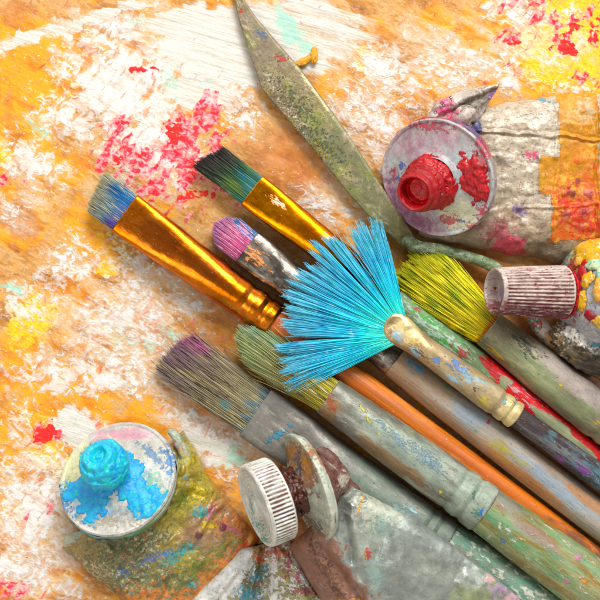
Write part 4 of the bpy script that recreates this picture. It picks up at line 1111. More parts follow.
# ---- red tube: open nozzle crusted with red
def red_tube():
    c = P(437, 178, 42)
    axis = (-.47, -.31, .83)
    prof = [(57, -6), (58.5, -3), (59, 0), (58, 1.8), (56, 1.2), (54.5, 0.2), (46, 1.0), (34, 3.5), (27, 6.5), (24, 9), (23.5, 13)]
    neck = [(23.5, 9), (23, 14), (20.5, 17), (20.3, 21), (22.6, 23), (22.6, 26), (19.8, 28), (19.6, 33), (21.4, 35), (21.2, 38), (18.6, 40), (18.2, 44), (17.6, 46.5), (16.2, 47.5), (14.8, 46.5), (14.2, 42), (13.6, 28), (9, 25), (0.1, 24)]
    t = thing('paint_tube', 'open paint tube with round white shoulder, nozzle crusted in red paint', 'paint tube', (c[0], c[1], 0), TG)
    fr = frame_z(c, axis)
    shm = stained('white_enamel_with_red_smears', H('#ccd2cf'), [
        L_('#a9b8bd', size=26, cover=.40, soft=.4),
        L_('#b0607c', size=9, stretch=(1, .6, 1), spots=[(-18, 34, 30, 22), (12, 40, 26, 12), (-40, -26, 14, 34, 25), (-22, -44, 30, 12, -20)], bias=-.0, amp=.9, soft=.6, op=.7),
        L_('#8b4f74', size=9, spots=[(-46, -26, 12, 34, 25), (-30, -42, 22, 10, -20), (-20, -54, 10, 8)], bias=.1, amp=.9, soft=.25),
        L_('#d8d7b4', size=14, spots=[(20, -36, 20, 16)], bias=-.1, soft=.3),
        L_('#c02048', size=6, spots=[(0, 52, 36, 5, -6), (-45, 5, 5, 7), (8, -42, 12, 8), (44, -34, 12, 8, 50), (30, -50, 10, 5), (50, 20, 9, 30)], bias=-.15, amp=1.0, soft=.08, h=.4),
        L_('#3d5aa8', size=5, spots=[(-40, 2, 6, 5, 40), (-34, 15, 5, 4), (20, -44, 4, 3)], bias=-.1, amp=.9, soft=.1),
        L_('#6a6a60', size=4, cover=.13, soft=.06)],
        rough=.28, bump=.15, grain=5, vary=.08, coat=.25, speck=.3)
    V, F = lathe(prof, N=180, amp=0.5, nscale=26, seed=3, step=0.9)
    sh = part('shoulder', V, F, shm, t, fr)
    V, F = lathe(neck, N=120, amp=0.8, nscale=5, seed=5, step=0.6)
    V = V + np.array([-4.0, -3.0, 0])
    nk = part('nozzle', V, F, stained('nozzle_smeared_red', H('#c8a0a4'), [L_('#a80f28', size=9, cover=.78, soft=.08, h=.5, rough=.3), L_('#e8c8c0', size=5, cover=.16, soft=.06)], rough=.35, bump=.3, grain=3), t, fr)
    V, F = lathe([(14.3, 32.0), (13.6, 34.5), (11, 30), (6, 28.5), (0.1, 28)], N=64, amp=1.6, nscale=7, seed=9, step=0.6)
    V = V + np.array([-4.0, -3.0, 0])
    part('paint', V, F, red_deep, nk, fr)
    pp = [(59, 0.5), (56, 1.4), (46, 1.6), (34, 4.0), (27, 7), (24.5, 9.5), (23, 15), (20.6, 18), (19.8, 24), (19.6, 34)]
    def mask(x, y, r, z):
        m = 1.2 * ell(x, y, 43, 2, 15, 29, 8)
        ring = np.clip(0.9 - (r - 23) / 6.0 + 0.25 * (x + y) / (r + 1), -1, 1) - 0.35 * np.clip(-x / 25 - .2, 0, 1)
        m = np.maximum(m, np.where(z > 15, 0.5 - 0.03 * (z - 15), ring))
        return m - 0.12
    V, F = disc_paint(pp, mask, 3.2, 6, step=0.6, nscale=9)
    V = V + np.array([-4.0, -3.0, 0])
    part('dried_paint', V, F, red_thick, sh, fr)
    # crumpled body
    bodym = stained('shaded_grimy_paper_label', H('#cfc4b2'), [
        L_('#a8977e', size=30, spots=[(190, 60, 60, 40), (250, 45, 80, 34), (150, 100, 30, 60)], bias=.0, soft=.4, op=.85),  # broad brown patches paint the body's lower shading into the label colour
        L_('#94846c', size=6, stretch=(.8, 1.2, 1), cover=.32, soft=.3),
        L_('#e8e0d2', size=12, cover=.30, soft=.2),
        L_('#7d6c54', size=16, spots=[(165, 60, 30, 26), (220, 50, 60, 18)], bias=.0, amp=1.2, soft=.4, op=.6),  # darker core of that painted shading, along the lower edge
        L_('#c43a50', size=12, spots=[(302, 78, 12, 26), (206, 52, 16, 10)], bias=.1, amp=1.0, soft=.2),
        L_('#a8405a', size=10, spots=[(196, 66, 16, 16, -40), (248, 33, 16, 5)], bias=-.05, amp=1.0, soft=.25),
        L_('#7a5a98', size=7, spots=[(216, 88, 5, 7, 30), (152, 190, 5, 5)], bias=.1, amp=.9, soft=.2),
        L_('#e04880', size=5, spots=[(228, 143, 6, 4), (182, 197, 5, 3)], bias=.1, amp=.9, soft=.1, h=.5),
        L_('#3b9cba', size=6, spots=[(238, 200, 12, 3, -15)], bias=.15, amp=.9, soft=.1),
        L_('#2f3f8c', size=5, solid=1, spots=[(179, 189, 5, 5), (174, 170, 5, 7)], bias=-.05, amp=.5, soft=.08, h=.8),
        L_('#5a5048', size=3.4, stretch=(.6, 1.5, 1), cover=.24, soft=.1, op=.8),
        L_('#c0392e', size=3, cover=.09, soft=.05)],
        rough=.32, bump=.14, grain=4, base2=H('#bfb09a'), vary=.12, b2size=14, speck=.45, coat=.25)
    tapem = stained('translucent_orange_tape', H('#dda032'), [
        L_('#c98624', size=16, stretch=(1, .6, 1), cover=.42, soft=.3), L_('#ecc060', size=14, cover=.28, soft=.3),
        L_('#dc6030', size=10, spots=[(270, 85, 26, 26), (285, 95, 14, 36), (262, 66, 22, 12)], bias=.15, amp=1.2, soft=.3),
        L_('#cc2a24', size=8, spots=[(258, 98, 9, 10), (275, 82, 14, 18), (288, 70, 12, 12)], bias=.0, amp=1.2, soft=.15),
        L_('#842a34', size=9, spots=[(266, 105, 6, 6), (275, 118, 6, 5), (284, 103, 6, 5), (262, 84, 6, 5), (280, 88, 6, 5)], bias=.0, amp=.8, soft=.2),
        L_('#d8c8a8', size=8, spots=[(282, 190, 9, 11)], bias=.0, amp=.9, soft=.2, op=.7),
        L_('#8a6a3a', size=4, cover=.20, soft=.12), L_('#b83a30', size=4, cover=.13, soft=.06)],
        rough=.38, bump=.25, grain=4, vary=.12, coat=.15)
    prs = np.random.RandomState(12)
    pim = [(x + prs.normal(0, 2.0), y + prs.normal(0, 1.5), prs.uniform(2.2, 3.6), prs.uniform(.7, 1.8)) for x in range(498, 590, 11) for y in range(108, 250, 17) if prs.rand() < .62]
    V, F = sheet((418, 236), (440, 106), (668, 88), (672, 268), [(0, 16), (.12, 20), (.25, 25), (.6, 20), (.95, 8), (1, 5)], 3.2, 3, nu=230, nv=170, scale=30, wob=5,
                 creases=[(480, 130, 598, 139, 2.2, 1.8), (520, 210, 598, 204, 1.4, 1.6), (598, 95, 597, 262, -2.2, 1.6), (556, 98, 553, 240, 1.0, 1.2), (496, 95, 478, 150, 2.5, 6), (470, 250, 520, 205, 2.0, 6)], pimples=pim,
                 bend=lambda u, v: np.concatenate([np.zeros_like(u * v), (8 * np.sin(u * 3.0) * (1 - v) + 3 * np.sin(u * 9) * v)], -1))
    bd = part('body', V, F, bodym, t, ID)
    # orange tape wrapped over the body: the same crumpled surface, a little prouder
    VV = np.array(V); n_ = len(VV) // 2
    Fq = np.array([f for f in F[:(229 * 169)]])
    cx = VV[Fq].mean(1)
    jx = 3.6 * fbm(cx, 12, 4, .65, 3)
    X_, Y_ = cx[:, 0] + jx, cx[:, 1] + jx
    selb = ((X_ > 255) & (X_ < 296) & (Y_ > 62)) | ((X_ > 235) & (X_ < 256) & (Y_ > 103) & (Y_ < 141)) | ((X_ > 247) & (X_ < 292) & (Y_ > 58) & (Y_ < 120))
    Ft = Fq[selb]; us = np.unique(Ft); rm = -np.ones(len(VV), int); rm[us] = np.arange(len(us))
    part('tape', VV[us] + np.array([0, 0, .45]), rm[Ft], tapem, bd, ID)
    sl = [(46, -34), (52, -24), (57, -12), (60, -5), (58, -3)]
    V, F = lathe(sl, N=160, amp=3.2, nscale=24, seed=12, step=1.5)
    part('collar', V, F, stained('crimson_smeared_collar', H('#b8a8a8'), [
        L_('#b01838', size=12, spots=[(-20, 50, 50, 24), (-50, 30, 20, 30), (40, 40, 24, 24)], bias=.3, amp=1.0, soft=.15, rough=.3),
        L_('#6f3560', size=12, spots=[(-45, -30, 34, 34), (-10, -54, 34, 16)], bias=.3, amp=1.0, soft=.25),
        L_('#46507c', size=7, spots=[(40, 46, 22, 12, -40)], bias=.1, amp=1.1, soft=.15)], rough=.35, bump=.25), t, fr)
    # rolled back corner of foil
    V, F = sheet((420, 128), (437, 101), (500, 84), (478, 122), [(0, 14), (.4, 16), (.8, 8), (1, 2)], 2.4, 29, nu=80, nv=70, scale=18, wob=2, base=20, creases=[(440, 118, 496, 90, -4.0, 3), (432, 108, 470, 96, 2, 3)],
                 bend=lambda u, v: np.concatenate([0 * u * v, -3 * np.sin(u * 3.1) * v + 0 * u], -1))
    cm = stained('rolled_foil_corner', H('#d6cdc4'), [
        L_('#d83a80', size=9, spots=[(143, 188, 9, 14, 20)], bias=.1, amp=.8, soft=.15),
        L_('#6d6450', size=7, spots=[(182, 200, 26, 6, 28), (196, 208, 12, 5, 30)], bias=.2, amp=1.1, soft=.2),
        L_('#8a2fa0', size=5, spots=[(192, 203, 9, 3, 25)], bias=.0, amp=.8, soft=.1),
        L_('#3e3a38', size=3, cover=.2, soft=.1)], rough=.5, bump=.3)
    part('folded_corner', V, F, cm, t, ID)
    path = [P(452, 128, 33), P(461, 117, 38), P(468, 113, 36), P(466, 124, 33)]
    V, F = tube_path(path, [7, 9, 8, 4], 28, 1.6, 31)
    part('folded_corner', V, F, cm, t, ID)
    # small dark printed characters on the fold
    for ch, x, y, sz, rot in (('o', 435, 112, 7, 40), ('8', 443, 104.5, 8.5, 38), ('F', 451.5, 99, 8, 30)):
        cu = bpy.data.curves.new('print', 'FONT'); cu.body = ch; cu.size = sz * S; cu.extrude = 0.12 * S; cu.align_x = 'CENTER'; cu.align_y = 'CENTER'; cu.resolution_u = 4
        tmp = bpy.data.objects.new('tmp', cu); COL.objects.link(tmp)
        dg = bpy.context.evaluated_depsgraph_get()
        me = bpy.data.meshes.new_from_object(tmp.evaluated_get(dg)); bpy.data.objects.remove(tmp)
        me.materials.clear(); me.materials.append(DARKINK)
        o = bpy.data.objects.new('printed_mark', me); COL.objects.link(o); o.parent = t
        zz = 45.0
        m = Matrix.Translation(P(x, y, zz) * S) @ Matrix.Rotation(math.radians(rot), 4, 'Z')
        o.matrix_local = ROOTS[t.name].inverted() @ m; ROOTS[o.name] = m
DARKINK = stained('dark_ink', H('#3a3638'), rough=.6)
red_tube()

# ---- blue tube
def blue_tube():
    c = P(117, 478, 36)
    axis = (-.26, .48, .84)
    t = thing('paint_tube', 'stained paint tube whose white round shoulder and ball shaped cap carry bright blue paint', 'paint tube', (c[0], c[1], 0), TG)
    fr = frame_z(c, axis)
    prof = [(57, -8), (59.5, -4), (60, -1), (59, 1.2), (57.2, 1.0), (55.5, 0), (46, 1.5), (34, 4.5), (24, 8), (18, 11), (16, 14), (15, 20), (15, 26), (0.1, 27)]
    shm = stained('white_enamel_with_blue_smears', H('#dedcd4'), [
        L_('#c4c6ba', size=26, cover=.42, soft=.4),
        L_('#c9cc9c', size=16, spots=[(-48, 8, 14, 26, 10), (-35, 25, 14, 12)], bias=.0, soft=.35, op=.8),
        L_('#d8a0b0', size=12, stretch=(.5, 1.5, 1), spots=[(0, 46, 26, 9, 0), (-22, 36, 12, 14)], bias=-.1, soft=.35),
        L_('#6fa8c8', size=10, spots=[(30, -12, 30, 14, 30), (-20, -22, 26, 18), (10, -36, 24, 8)], bias=-.2, amp=1.2, soft=.3, op=.7),
        L_('#4f7ea4', size=7, spots=[(32, 25, 16, 4, -38), (-38, 28, 4, 9, -30), (44, 30, 6, 4)], bias=.1, amp=1.0, soft=.15),
        L_('#7ab49a', size=7, spots=[(38, -6, 10, 12), (46, -24, 9, 14, -40), (-48, -14, 10, 10)], bias=.0, amp=1.0, soft=.2),
        L_('#a59b8a', size=9, spots=[(2, -44, 30, 8), (24, -40, 18, 10)], bias=.0, amp=1.2, soft=.2),
        L_('#2f80c0', size=5, spots=[(-52, -26, 8, 16, 30), (52, 20, 5, 16, 10)], bias=.0, amp=1.2, soft=.1)],
        rough=.3, bump=.2, grain=5, vary=.07, coat=.2, speck=.3)
    V, F = lathe(prof, N=180, amp=0.6, nscale=26, seed=23, step=0.9)
    sh = part('shoulder', V, F, shm, t, fr)
    def mask(x, y, r, z):
        m = 0.9 * ell(x, y, -22, -22, 16, 25, 25)
        m = np.maximum(m, 0.8 * ell(x, y, -42, -17, 14, 9, 10))
        m = np.maximum(m, 0.9 * ell(x, y, 22, -14, 34, 14, -18))
        m = np.maximum(m, 0.8 * ell(x, y, 34, -28, 16, 12, -20))
        m = np.maximum(m, 0.8 * ell(x, y, 20, 2, 8, 16, -10))
        m = np.maximum(m, 0.5 * ell(x, y, -34, 24, 4, 8, -30))
        m = np.maximum(m, 0.8 * ell(x, y, -18, -40, 9, 7, 30))
        m = np.maximum(m, 1.1 - r / 22.0)
        return m - 0.03
    V, F = disc_paint([(58, 0.8), (46, 1.9), (34, 4.9), (24, 8.4), (18, 11.4), (16.5, 14.5), (15.4, 20), (14, 26)], mask, 2.2, 27, step=0.7, nscale=10)
    part('dried_paint', V, F, blue_flat, sh, fr)
    # ball of paint over the cap, dished on top
    V, F = box_blob((0, 0, 0), (1, 1, 1), 41, amp=0.11, sub=6, nscale=0.55)
    rr = np.linalg.norm(V, axis=1)
    V = V * 23.5; V[:, 2] *= 0.86
    e = np.hypot(V[:, 0] + 1, V[:, 1] - 3)
    V[:, 2] -= 7.0 * np.exp(-(e / 9.0) ** 4) - 1.6 * np.exp(-((e - 12) / 3.0) ** 2)
    wv = e + 2.2 * fbm(V, 12, 3, .5, 55)
    V[:, 2] += 0.9 * np.sin(wv * 0.95) * (V[:, 2] > 3)
    V[:, 2] += (V[:, 2] > 2) * 0.9 * ridged(V * np.array([1, .6, .6]), 9, 2, 77)
    V[:, 2] += 32
    part('cap', V, F, blue_thick, t, fr)
    sl = [(44, -42), (50, -28), (56, -15), (60, -6), (59, -3)]
    V, F = lathe(sl, N=170, amp=4.0, nscale=26, seed=32, step=1.4)
    part('collar', V, F, stained('blue_green_smeared_collar', H('#b9c4b4'), [
        L_('#2f95a8', size=12, spots=[(-20, -56, 50, 20), (-56, -20, 14, 40)], bias=.15, amp=1.0, soft=.25),
        L_('#3a78c8', size=8, spots=[(46, 36, 20, 20)], bias=.1, amp=1.0, soft=.2),
        L_('#6a9a4a', size=10, spots=[(30, -50, 30, 16)], bias=.1, amp=1.0, soft=.3),
        L_('#6f6a50', size=6, cover=.22, soft=.1)], rough=.4, bump=.25), t, fr)
    bm = stained('stained_foil_with_mixed_paint', H('#b8a562'), [
        L_('#7a7a5c', size=20, spots=[(-150, -262, 60, 40, -30), (-175, -285, 60, 40)], bias=.2, amp=.9, soft=.4),
        L_('#d8d0a8', size=7, spots=[(-155, -255, 50, 16, 28), (-190, -268, 30, 12)], bias=.05, amp=1.5, soft=.2),
        L_('#5e6a48', size=5, spots=[(-160, -262, 60, 30, 28)], bias=.0, amp=1.6, soft=.15),
        L_('#b0a04a', size=14, spots=[(-100, -170, 24, 50, -30), (-90, -220, 60, 24, 45), (-125, -200, 24, 24)], bias=.05, amp=1.1, soft=.3),
        L_('#b08a70', size=12, spots=[(-85, -230, 30, 26), (-70, -212, 26, 16)], bias=.0, amp=1.0, soft=.3),
        L_('#e0862c', size=9, spots=[(-52, -235, 18, 34, 30), (-80, -275, 50, 18, 40), (-140, -300, 40, 16), (-60, -255, 16, 20)], bias=.12, amp=1.5, soft=.2),
        L_('#c84f2c', size=7, spots=[(-48, -220, 9, 20, 30), (-56, -245, 8, 14)], bias=.1, amp=1.2, soft=.2),
        L_('#3fb0b4', size=7, spots=[(-97, -209, 9, 6), (-120, -250, 20, 6, 30), (-108, -282, 8, 4)], bias=.05, amp=1.1, soft=.2),
        L_('#6f8a42', size=6, spots=[(-115, -195, 20, 10, 40), (-100, -262, 30, 10, 40), (-70, -240, 20, 8, 40)], bias=-.15, amp=1.4, soft=.2),
        L_('#c46a7c', size=6, spots=[(-88, -210, 3.5, 12, -20), (-70, -226, 14, 3, -28)], bias=.1, amp=.8, soft=.15),
        L_('#ead028', size=5, spots=[(-96, -150, 12, 16), (-100, -190, 10, 8), (-90, -222, 8, 6)], bias=.05, amp=1.2, soft=.15, h=.4),
        L_('#6f1f3c', size=3, solid=1, spots=[(-76.5, -225, 4, 4), (-99.5, -231.5, 4, 4)], bias=-.1, amp=.4, soft=.1, h=.8),
        L_('#4a78c0', size=4, spots=[(-140, -252, 18, 4, 20), (-175, -268, 6, 4), (-60, -262, 10, 3, -20)], bias=.0, amp=1.3, soft=.15),
        L_('#3e3a2a', size=3.2, cover=.20, soft=.08)],
        rough=.26, bump=.3, grain=4, vary=.2, metal=.35, coat=.4)
    prs = np.random.RandomState(5)
    pim = [(104, 598, 4, 3), (125, 590, 3.5, 3), (165, 577, 4, 3), (202, 559, 4, 3), (196, 588, 4, 3), (127, 598, 3, 3)] + [(prs.uniform(80, 240), prs.uniform(480, 600), prs.uniform(2, 4), prs.uniform(.6, 1.8)) for _ in range(50)]
    V, F = sheet((63, 548), (184, 430), (261, 537), (168, 645), [(0, 30), (.25, 30), (.6, 20), (.93, 8), (1, 4)], 5.6, 7, nu=190, nv=190, scale=26, wob=4,
                 creases=[(165, 480, 245, 500, 3.0, 4), (95, 545, 190, 485, 3.5, 5), (180, 500, 130, 560, 1.6, 3), (225, 500, 190, 545, 1.8, 3), (190, 440, 175, 500, 3.5, 4), (215, 505, 232, 495, 1.5, 1.5), (110, 580, 200, 520, 1.6, 3)], pimples=pim,
                 bend=lambda u, v: np.concatenate([8 * np.sin(v * 3.1) * 0 + (-5 * np.sin(u * 3.1) * v), 7 * np.sin(u * 3.1) * v * 1.0 + 0 * u], -1))
    part('body', V, F, bm, t, ID)
    # folded lumps at both sides of the collar
    cm = stained('folded_foil_ear', H('#c0c4ae'), [L_('#8fae9c', size=12, cover=.4, soft=.3), L_('#a87a4a', size=7, spots=[(-215, -240, 14, 5, 25)], bias=.1, amp=1, soft=.2),
        L_('#b4507c', size=6, spots=[(-128, -141, 10, 6, -30)], bias=.1, amp=1, soft=.2), L_('#d8c030', size=7, spots=[(-105, -160, 14, 20)], bias=.1, amp=1.1, soft=.2), L_('#5d5a4a', size=4, cover=.22, soft=.1)], rough=.35, bump=.3, metal=.1)
    V, F = tube_path([P(64, 546, 9), P(72, 540, 14), P(88, 538, 15), P(104, 536, 16)], [2, 7, 8, 5], 30, 2.2, 51)
    part('folded_corner', V, F, cm, t, ID)
    V, F = tube_path([P(170, 430, 22), P(178, 440, 26), P(184, 456, 24), P(180, 480, 24), P(165, 500, 22)], [2.5, 5, 7, 8, 6], 30, 2.6, 53)
    part('folded_corner', V, F, cm, t, ID)
blue_tube()

# ---- grey tube with a screwed cap and brown paint
def grey_tube():
    c = P(307, 487, 54)
    axis = (-.895, -.30, .33)
    t = thing('paint_tube', 'grey crumpled paint tube with wide ribbed white cap and dark brown paint round its neck', 'paint tube', (P(350, 510, 0)[0], P(350, 510, 0)[1], 0), TG)
    fr = frame_z(c, axis)
    prof = [(50, -8), (53.5, -4), (54.5, -1), (54, 1.4), (52, 1.8), (50, 1.0), (40, 2.6), (30, 6), (24, 9), (21, 12), (20, 18), (20, 30)]
    shm = stained('cream_enamel_with_rust_paint', H('#cdd3c4'), [
        L_('#dfe4d2', size=22, cover=.42, soft=.4), L_('#b9c8bc', size=16, cover=.3, soft=.3),
        L_('#9a5a2c', size=9, spots=[(8, 34, 30, 11), (30, 22, 14, 20), (-16, 30, 14, 10)], bias=.2, amp=.9, soft=.12, h=.5),
        L_('#c98f3f', size=8, spots=[(-6, 38, 36, 8), (20, 30, 20, 12)], bias=.0, amp=1.1, soft=.2),
        L_('#47506a', size=6, spots=[(12, 34, 8, 7), (16, 24, 6, 8)], bias=.1, amp=1.0, soft=.15),
        L_('#5c463a', size=6, spots=[(0, -40, 20, 12), (-20, -30, 16, 14)], bias=.0, amp=1.0, soft=.2)],
        rough=.3, bump=.25, vary=.08, coat=.2, speck=.3)
    V, F = lathe(prof, N=170, amp=0.9, nscale=30, seed=63, step=0.9)
    sh = part('shoulder', V, F, shm, t, fr)
    V, F = lathe([(24, 8), (24, 14), (22, 20), (25, 26), (23, 33), (20, 34)], N=120, amp=4.2, nscale=8, seed=71, step=0.8)
    part('paint', V, F, brown_thick, sh, fr)
    # cap: ribbed wall, face with concentric grooves
    cap = [(36, 29), (40, 29.5), (41, 31), (41.3, 34), (41.5, 50), (41, 53.5), (39.6, 55), (37.6, 55.2), (36.8, 54)]
    for k in range(9):
        r0 = 34.5 - k * 3.6
        cap += [(r0 + 1.5, 52.6), (r0 + .6, 54.2), (r0 - .4, 54.2), (r0 - 1.2, 52.6)]
    cap += [(2.0, 53.4), (0.1, 53.4)]
    V, F = lathe(cap, N=8 * 62, amp=0.35, nscale=26, seed=65, step=0.7, ribs=(62, 2.3, 31.5, 51.5, 38))
    cm = stained('white_ribbed_plastic', H('#e9e7e0'), [
        L_('#cfdccf', size=20, cover=.33, soft=.4),
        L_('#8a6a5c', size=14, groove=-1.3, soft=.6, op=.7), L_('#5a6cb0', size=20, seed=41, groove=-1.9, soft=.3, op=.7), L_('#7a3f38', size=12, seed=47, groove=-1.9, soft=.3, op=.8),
        L_('#6fb09c', size=6, spots=[(-10, -22, 18, 10), (-18, -8, 8, 14), (-6, -34, 12, 5)], bias=-.3, amp=1.4, soft=.15, op=.8),
        L_('#b88a6a', size=5, cover=.14, soft=.1)], rough=.36, bump=.1, vary=.05, speck=.25)
    part('cap', V, F, cm, t, fr, {'groove': CAV['v']})
    # crumpled back of the shoulder
    bk = [(6, -44), (15, -38), (21, -27), (31, -15), (45, -7.5), (53.5, -4)]
    V, F = lathe(bk, N=170, amp=4.0, nscale=34, seed=68, step=1.2)
    brm = stained('creased_mauve_brown_foil', H('#957c74'), [
        L_('#74483f', size=14, cover=.50, soft=.25), L_('#5a3a34', size=10, cover=.32, soft=.2), L_('#cfcabc', size=14, spots=[(0, 0, 70, 30)], bias=-.7, amp=1.3, soft=.3),
        L_('#e0a830', size=4, cover=.10, soft=.06)], rough=.28, metal=.25, bump=.25, vary=.1)
    part('collar', V, F, brm, t, fr)
    for kk, (pth, rd) in enumerate([([P(318, 450, 46), P(330, 460, 52), P(338, 480, 48), P(352, 492, 40), P(366, 492, 32)], [4, 8, 10, 11, 8]),
                                    ([P(334, 536, 34), P(338, 520, 46), P(345, 506, 44), P(356, 504, 36)], [4, 9, 10, 6])]):
        V, F = tube_path(pth, rd, 34, 1.8, 80 + kk)
        part('fold', V, F, brm, t, ID)
    gm = stained('grey_foil_with_paint_film', H('#a9b0aa'), [
        L_('#8a928c', size=40, cover=.4, soft=.5), L_('#b9c2b6', size=30, cover=.34, soft=.4),
        L_('#8f5a44', size=14, spots=[(8, -250, 24, 50, 25), (30, -268, 20, 40, 25), (40, -295, 26, 20)], bias=.15, amp=1.0, soft=.2),
        L_('#5a3a2c', size=7, spots=[(26, -262, 6, 40, 28)], bias=-.1, amp=1.3, soft=.15),
        L_('#c9ccb8', size=8, spots=[(75, -197, 26, 10, -20), (66, -206, 8, 14)], bias=.1, amp=.9, soft=.2),
        L_('#e0a830', size=3, spots=[(57, -196, 1.6, 14, -25), (63, -242, 5, 5), (50, -292, 20, 4)], bias=-.05, amp=.8, soft=.1),
        L_('#a3b07c', size=9, spots=[(163, -284, 14, 10), (182, -280, 10, 9)], bias=.1, amp=1.0, soft=.3),
        L_('#b49ac0', size=6, spots=[(192, -278, 10, 9), (206, -284, 6, 8)], bias=.0, amp=1.0, soft=.2),
        L_('#d8b0b0', size=8, spots=[(183, -267, 7, 6), (203, -285, 9, 8)], bias=.1, amp=1.0, soft=.2),
        L_('#c02848', size=4, spots=[(65, -242, 3, 6)], bias=.1, amp=.8, soft=.1),
        L_('#8fb8ae', size=10, spots=[(78, -215, 12, 12), (72, -262, 10, 16)], bias=-.2, amp=1.0, soft=.4, op=.6)],
        rough=.24, metal=.5, bump=.06, grain=6, vary=.05, speck=.2)
    prs = np.random.RandomState(8)
    pim = [(483, 567, 6, 4), (497, 577, 7, 4), (505, 588, 6, 3), (466, 582, 9, 4), (480, 590, 8, 3)]
    V, F = sheet((287, 548), (352, 486), (528, 606), (420, 760), [(0, 26), (.15, 30), (.5, 26), (.9, 8), (1, 4)], 2.4, 17, nu=210, nv=170, scale=36, wob=2.5, base=6, lift=48,
                 creases=[(320, 545, 360, 600, -4.5, 5), (350, 505, 375, 600, 3.0, 7), (300, 545, 345, 600, 2.5, 5), (345, 520, 352, 560, -3, 4)], pimples=pim,
                 bend=lambda u, v: np.concatenate([0 * u * v, -10 * np.sin(u * 3.1) * v + 0 * u], -1))
    part('body', V, F, gm, t, ID)
grey_tube()

# ---- white tube below the cap
def white_tube():
    t = thing('paint_tube', 'flattened white paint tube splashed with olive and teal, lying beneath the ribbed white cap', 'paint tube', P(262, 590, 0), TG)
    wm_ = stained('white_foil_with_splashes', H('#e4e5e2'), [
        L_('#c9ccc8', size=20, cover=.35, soft=.4),
        L_('#8a8030', size=8, spots=[(-38, -266, 7, 34, 4), (-14, -268, 8, 24), (10, -292, 30, 9), (-48, -285, 8, 14), (-60, -296, 14, 4)], bias=.05, amp=1.3, soft=.12, h=.4),
        L_('#5a4a20', size=5, spots=[(-40, -262, 5, 24), (-50, -282, 6, 12), (12, -285, 20, 7), (30, -272, 8, 20)], bias=-.05, amp=1.4, soft=.1),
        L_('#c8582c', size=7, spots=[(-22, -249, 12, 6), (-40, -252, 6, 8)], bias=.1, amp=1.1, soft=.12),
        L_('#9c3050', size=5, spots=[(-2, -272, 4, 8), (-12, -262, 4, 12), (5, -288, 12, 3)], bias=.0, amp=1.1, soft=.1),
        L_('#2f9cb4', size=5, spots=[(-42, -272, 9, 6), (-50, -290, 12, 9), (-36, -264, 4, 4)], bias=-.05, amp=1.2, soft=.1, h=.4),
        L_('#6f5a48', size=5, spots=[(22, -255, 18, 14), (34, -275, 8, 20)], bias=-.1, amp=1.5, soft=.12)],
        rough=.26, bump=.15, vary=.05, coat=.2)
    V, F = sheet((240, 548), (290, 540), (368, 640), (150, 640), [(0, 20), (.3, 18), (1, 10)], 3.6, 23, nu=130, nv=150, scale=28, wob=3,
                 creases=[(258, 548, 250, 600, 3.5, 3), (282, 552, 322, 600, 3.5, 3.5), (272, 560, 270, 600, -2.0, 4), (300, 575, 318, 600, 2, 2), (235, 570, 215, 600, 2, 3)])
    part('body', V, F, wm_, t, ID)
    V, F = sheet((150, 640), (368, 640), (375, 656), (143, 656), [(0, 9), (1, 5)], .6, 24, nu=20, nv=80, scale=20, wob=1)
    part('crimp', V, F, wm_, t, ID)
white_tube()

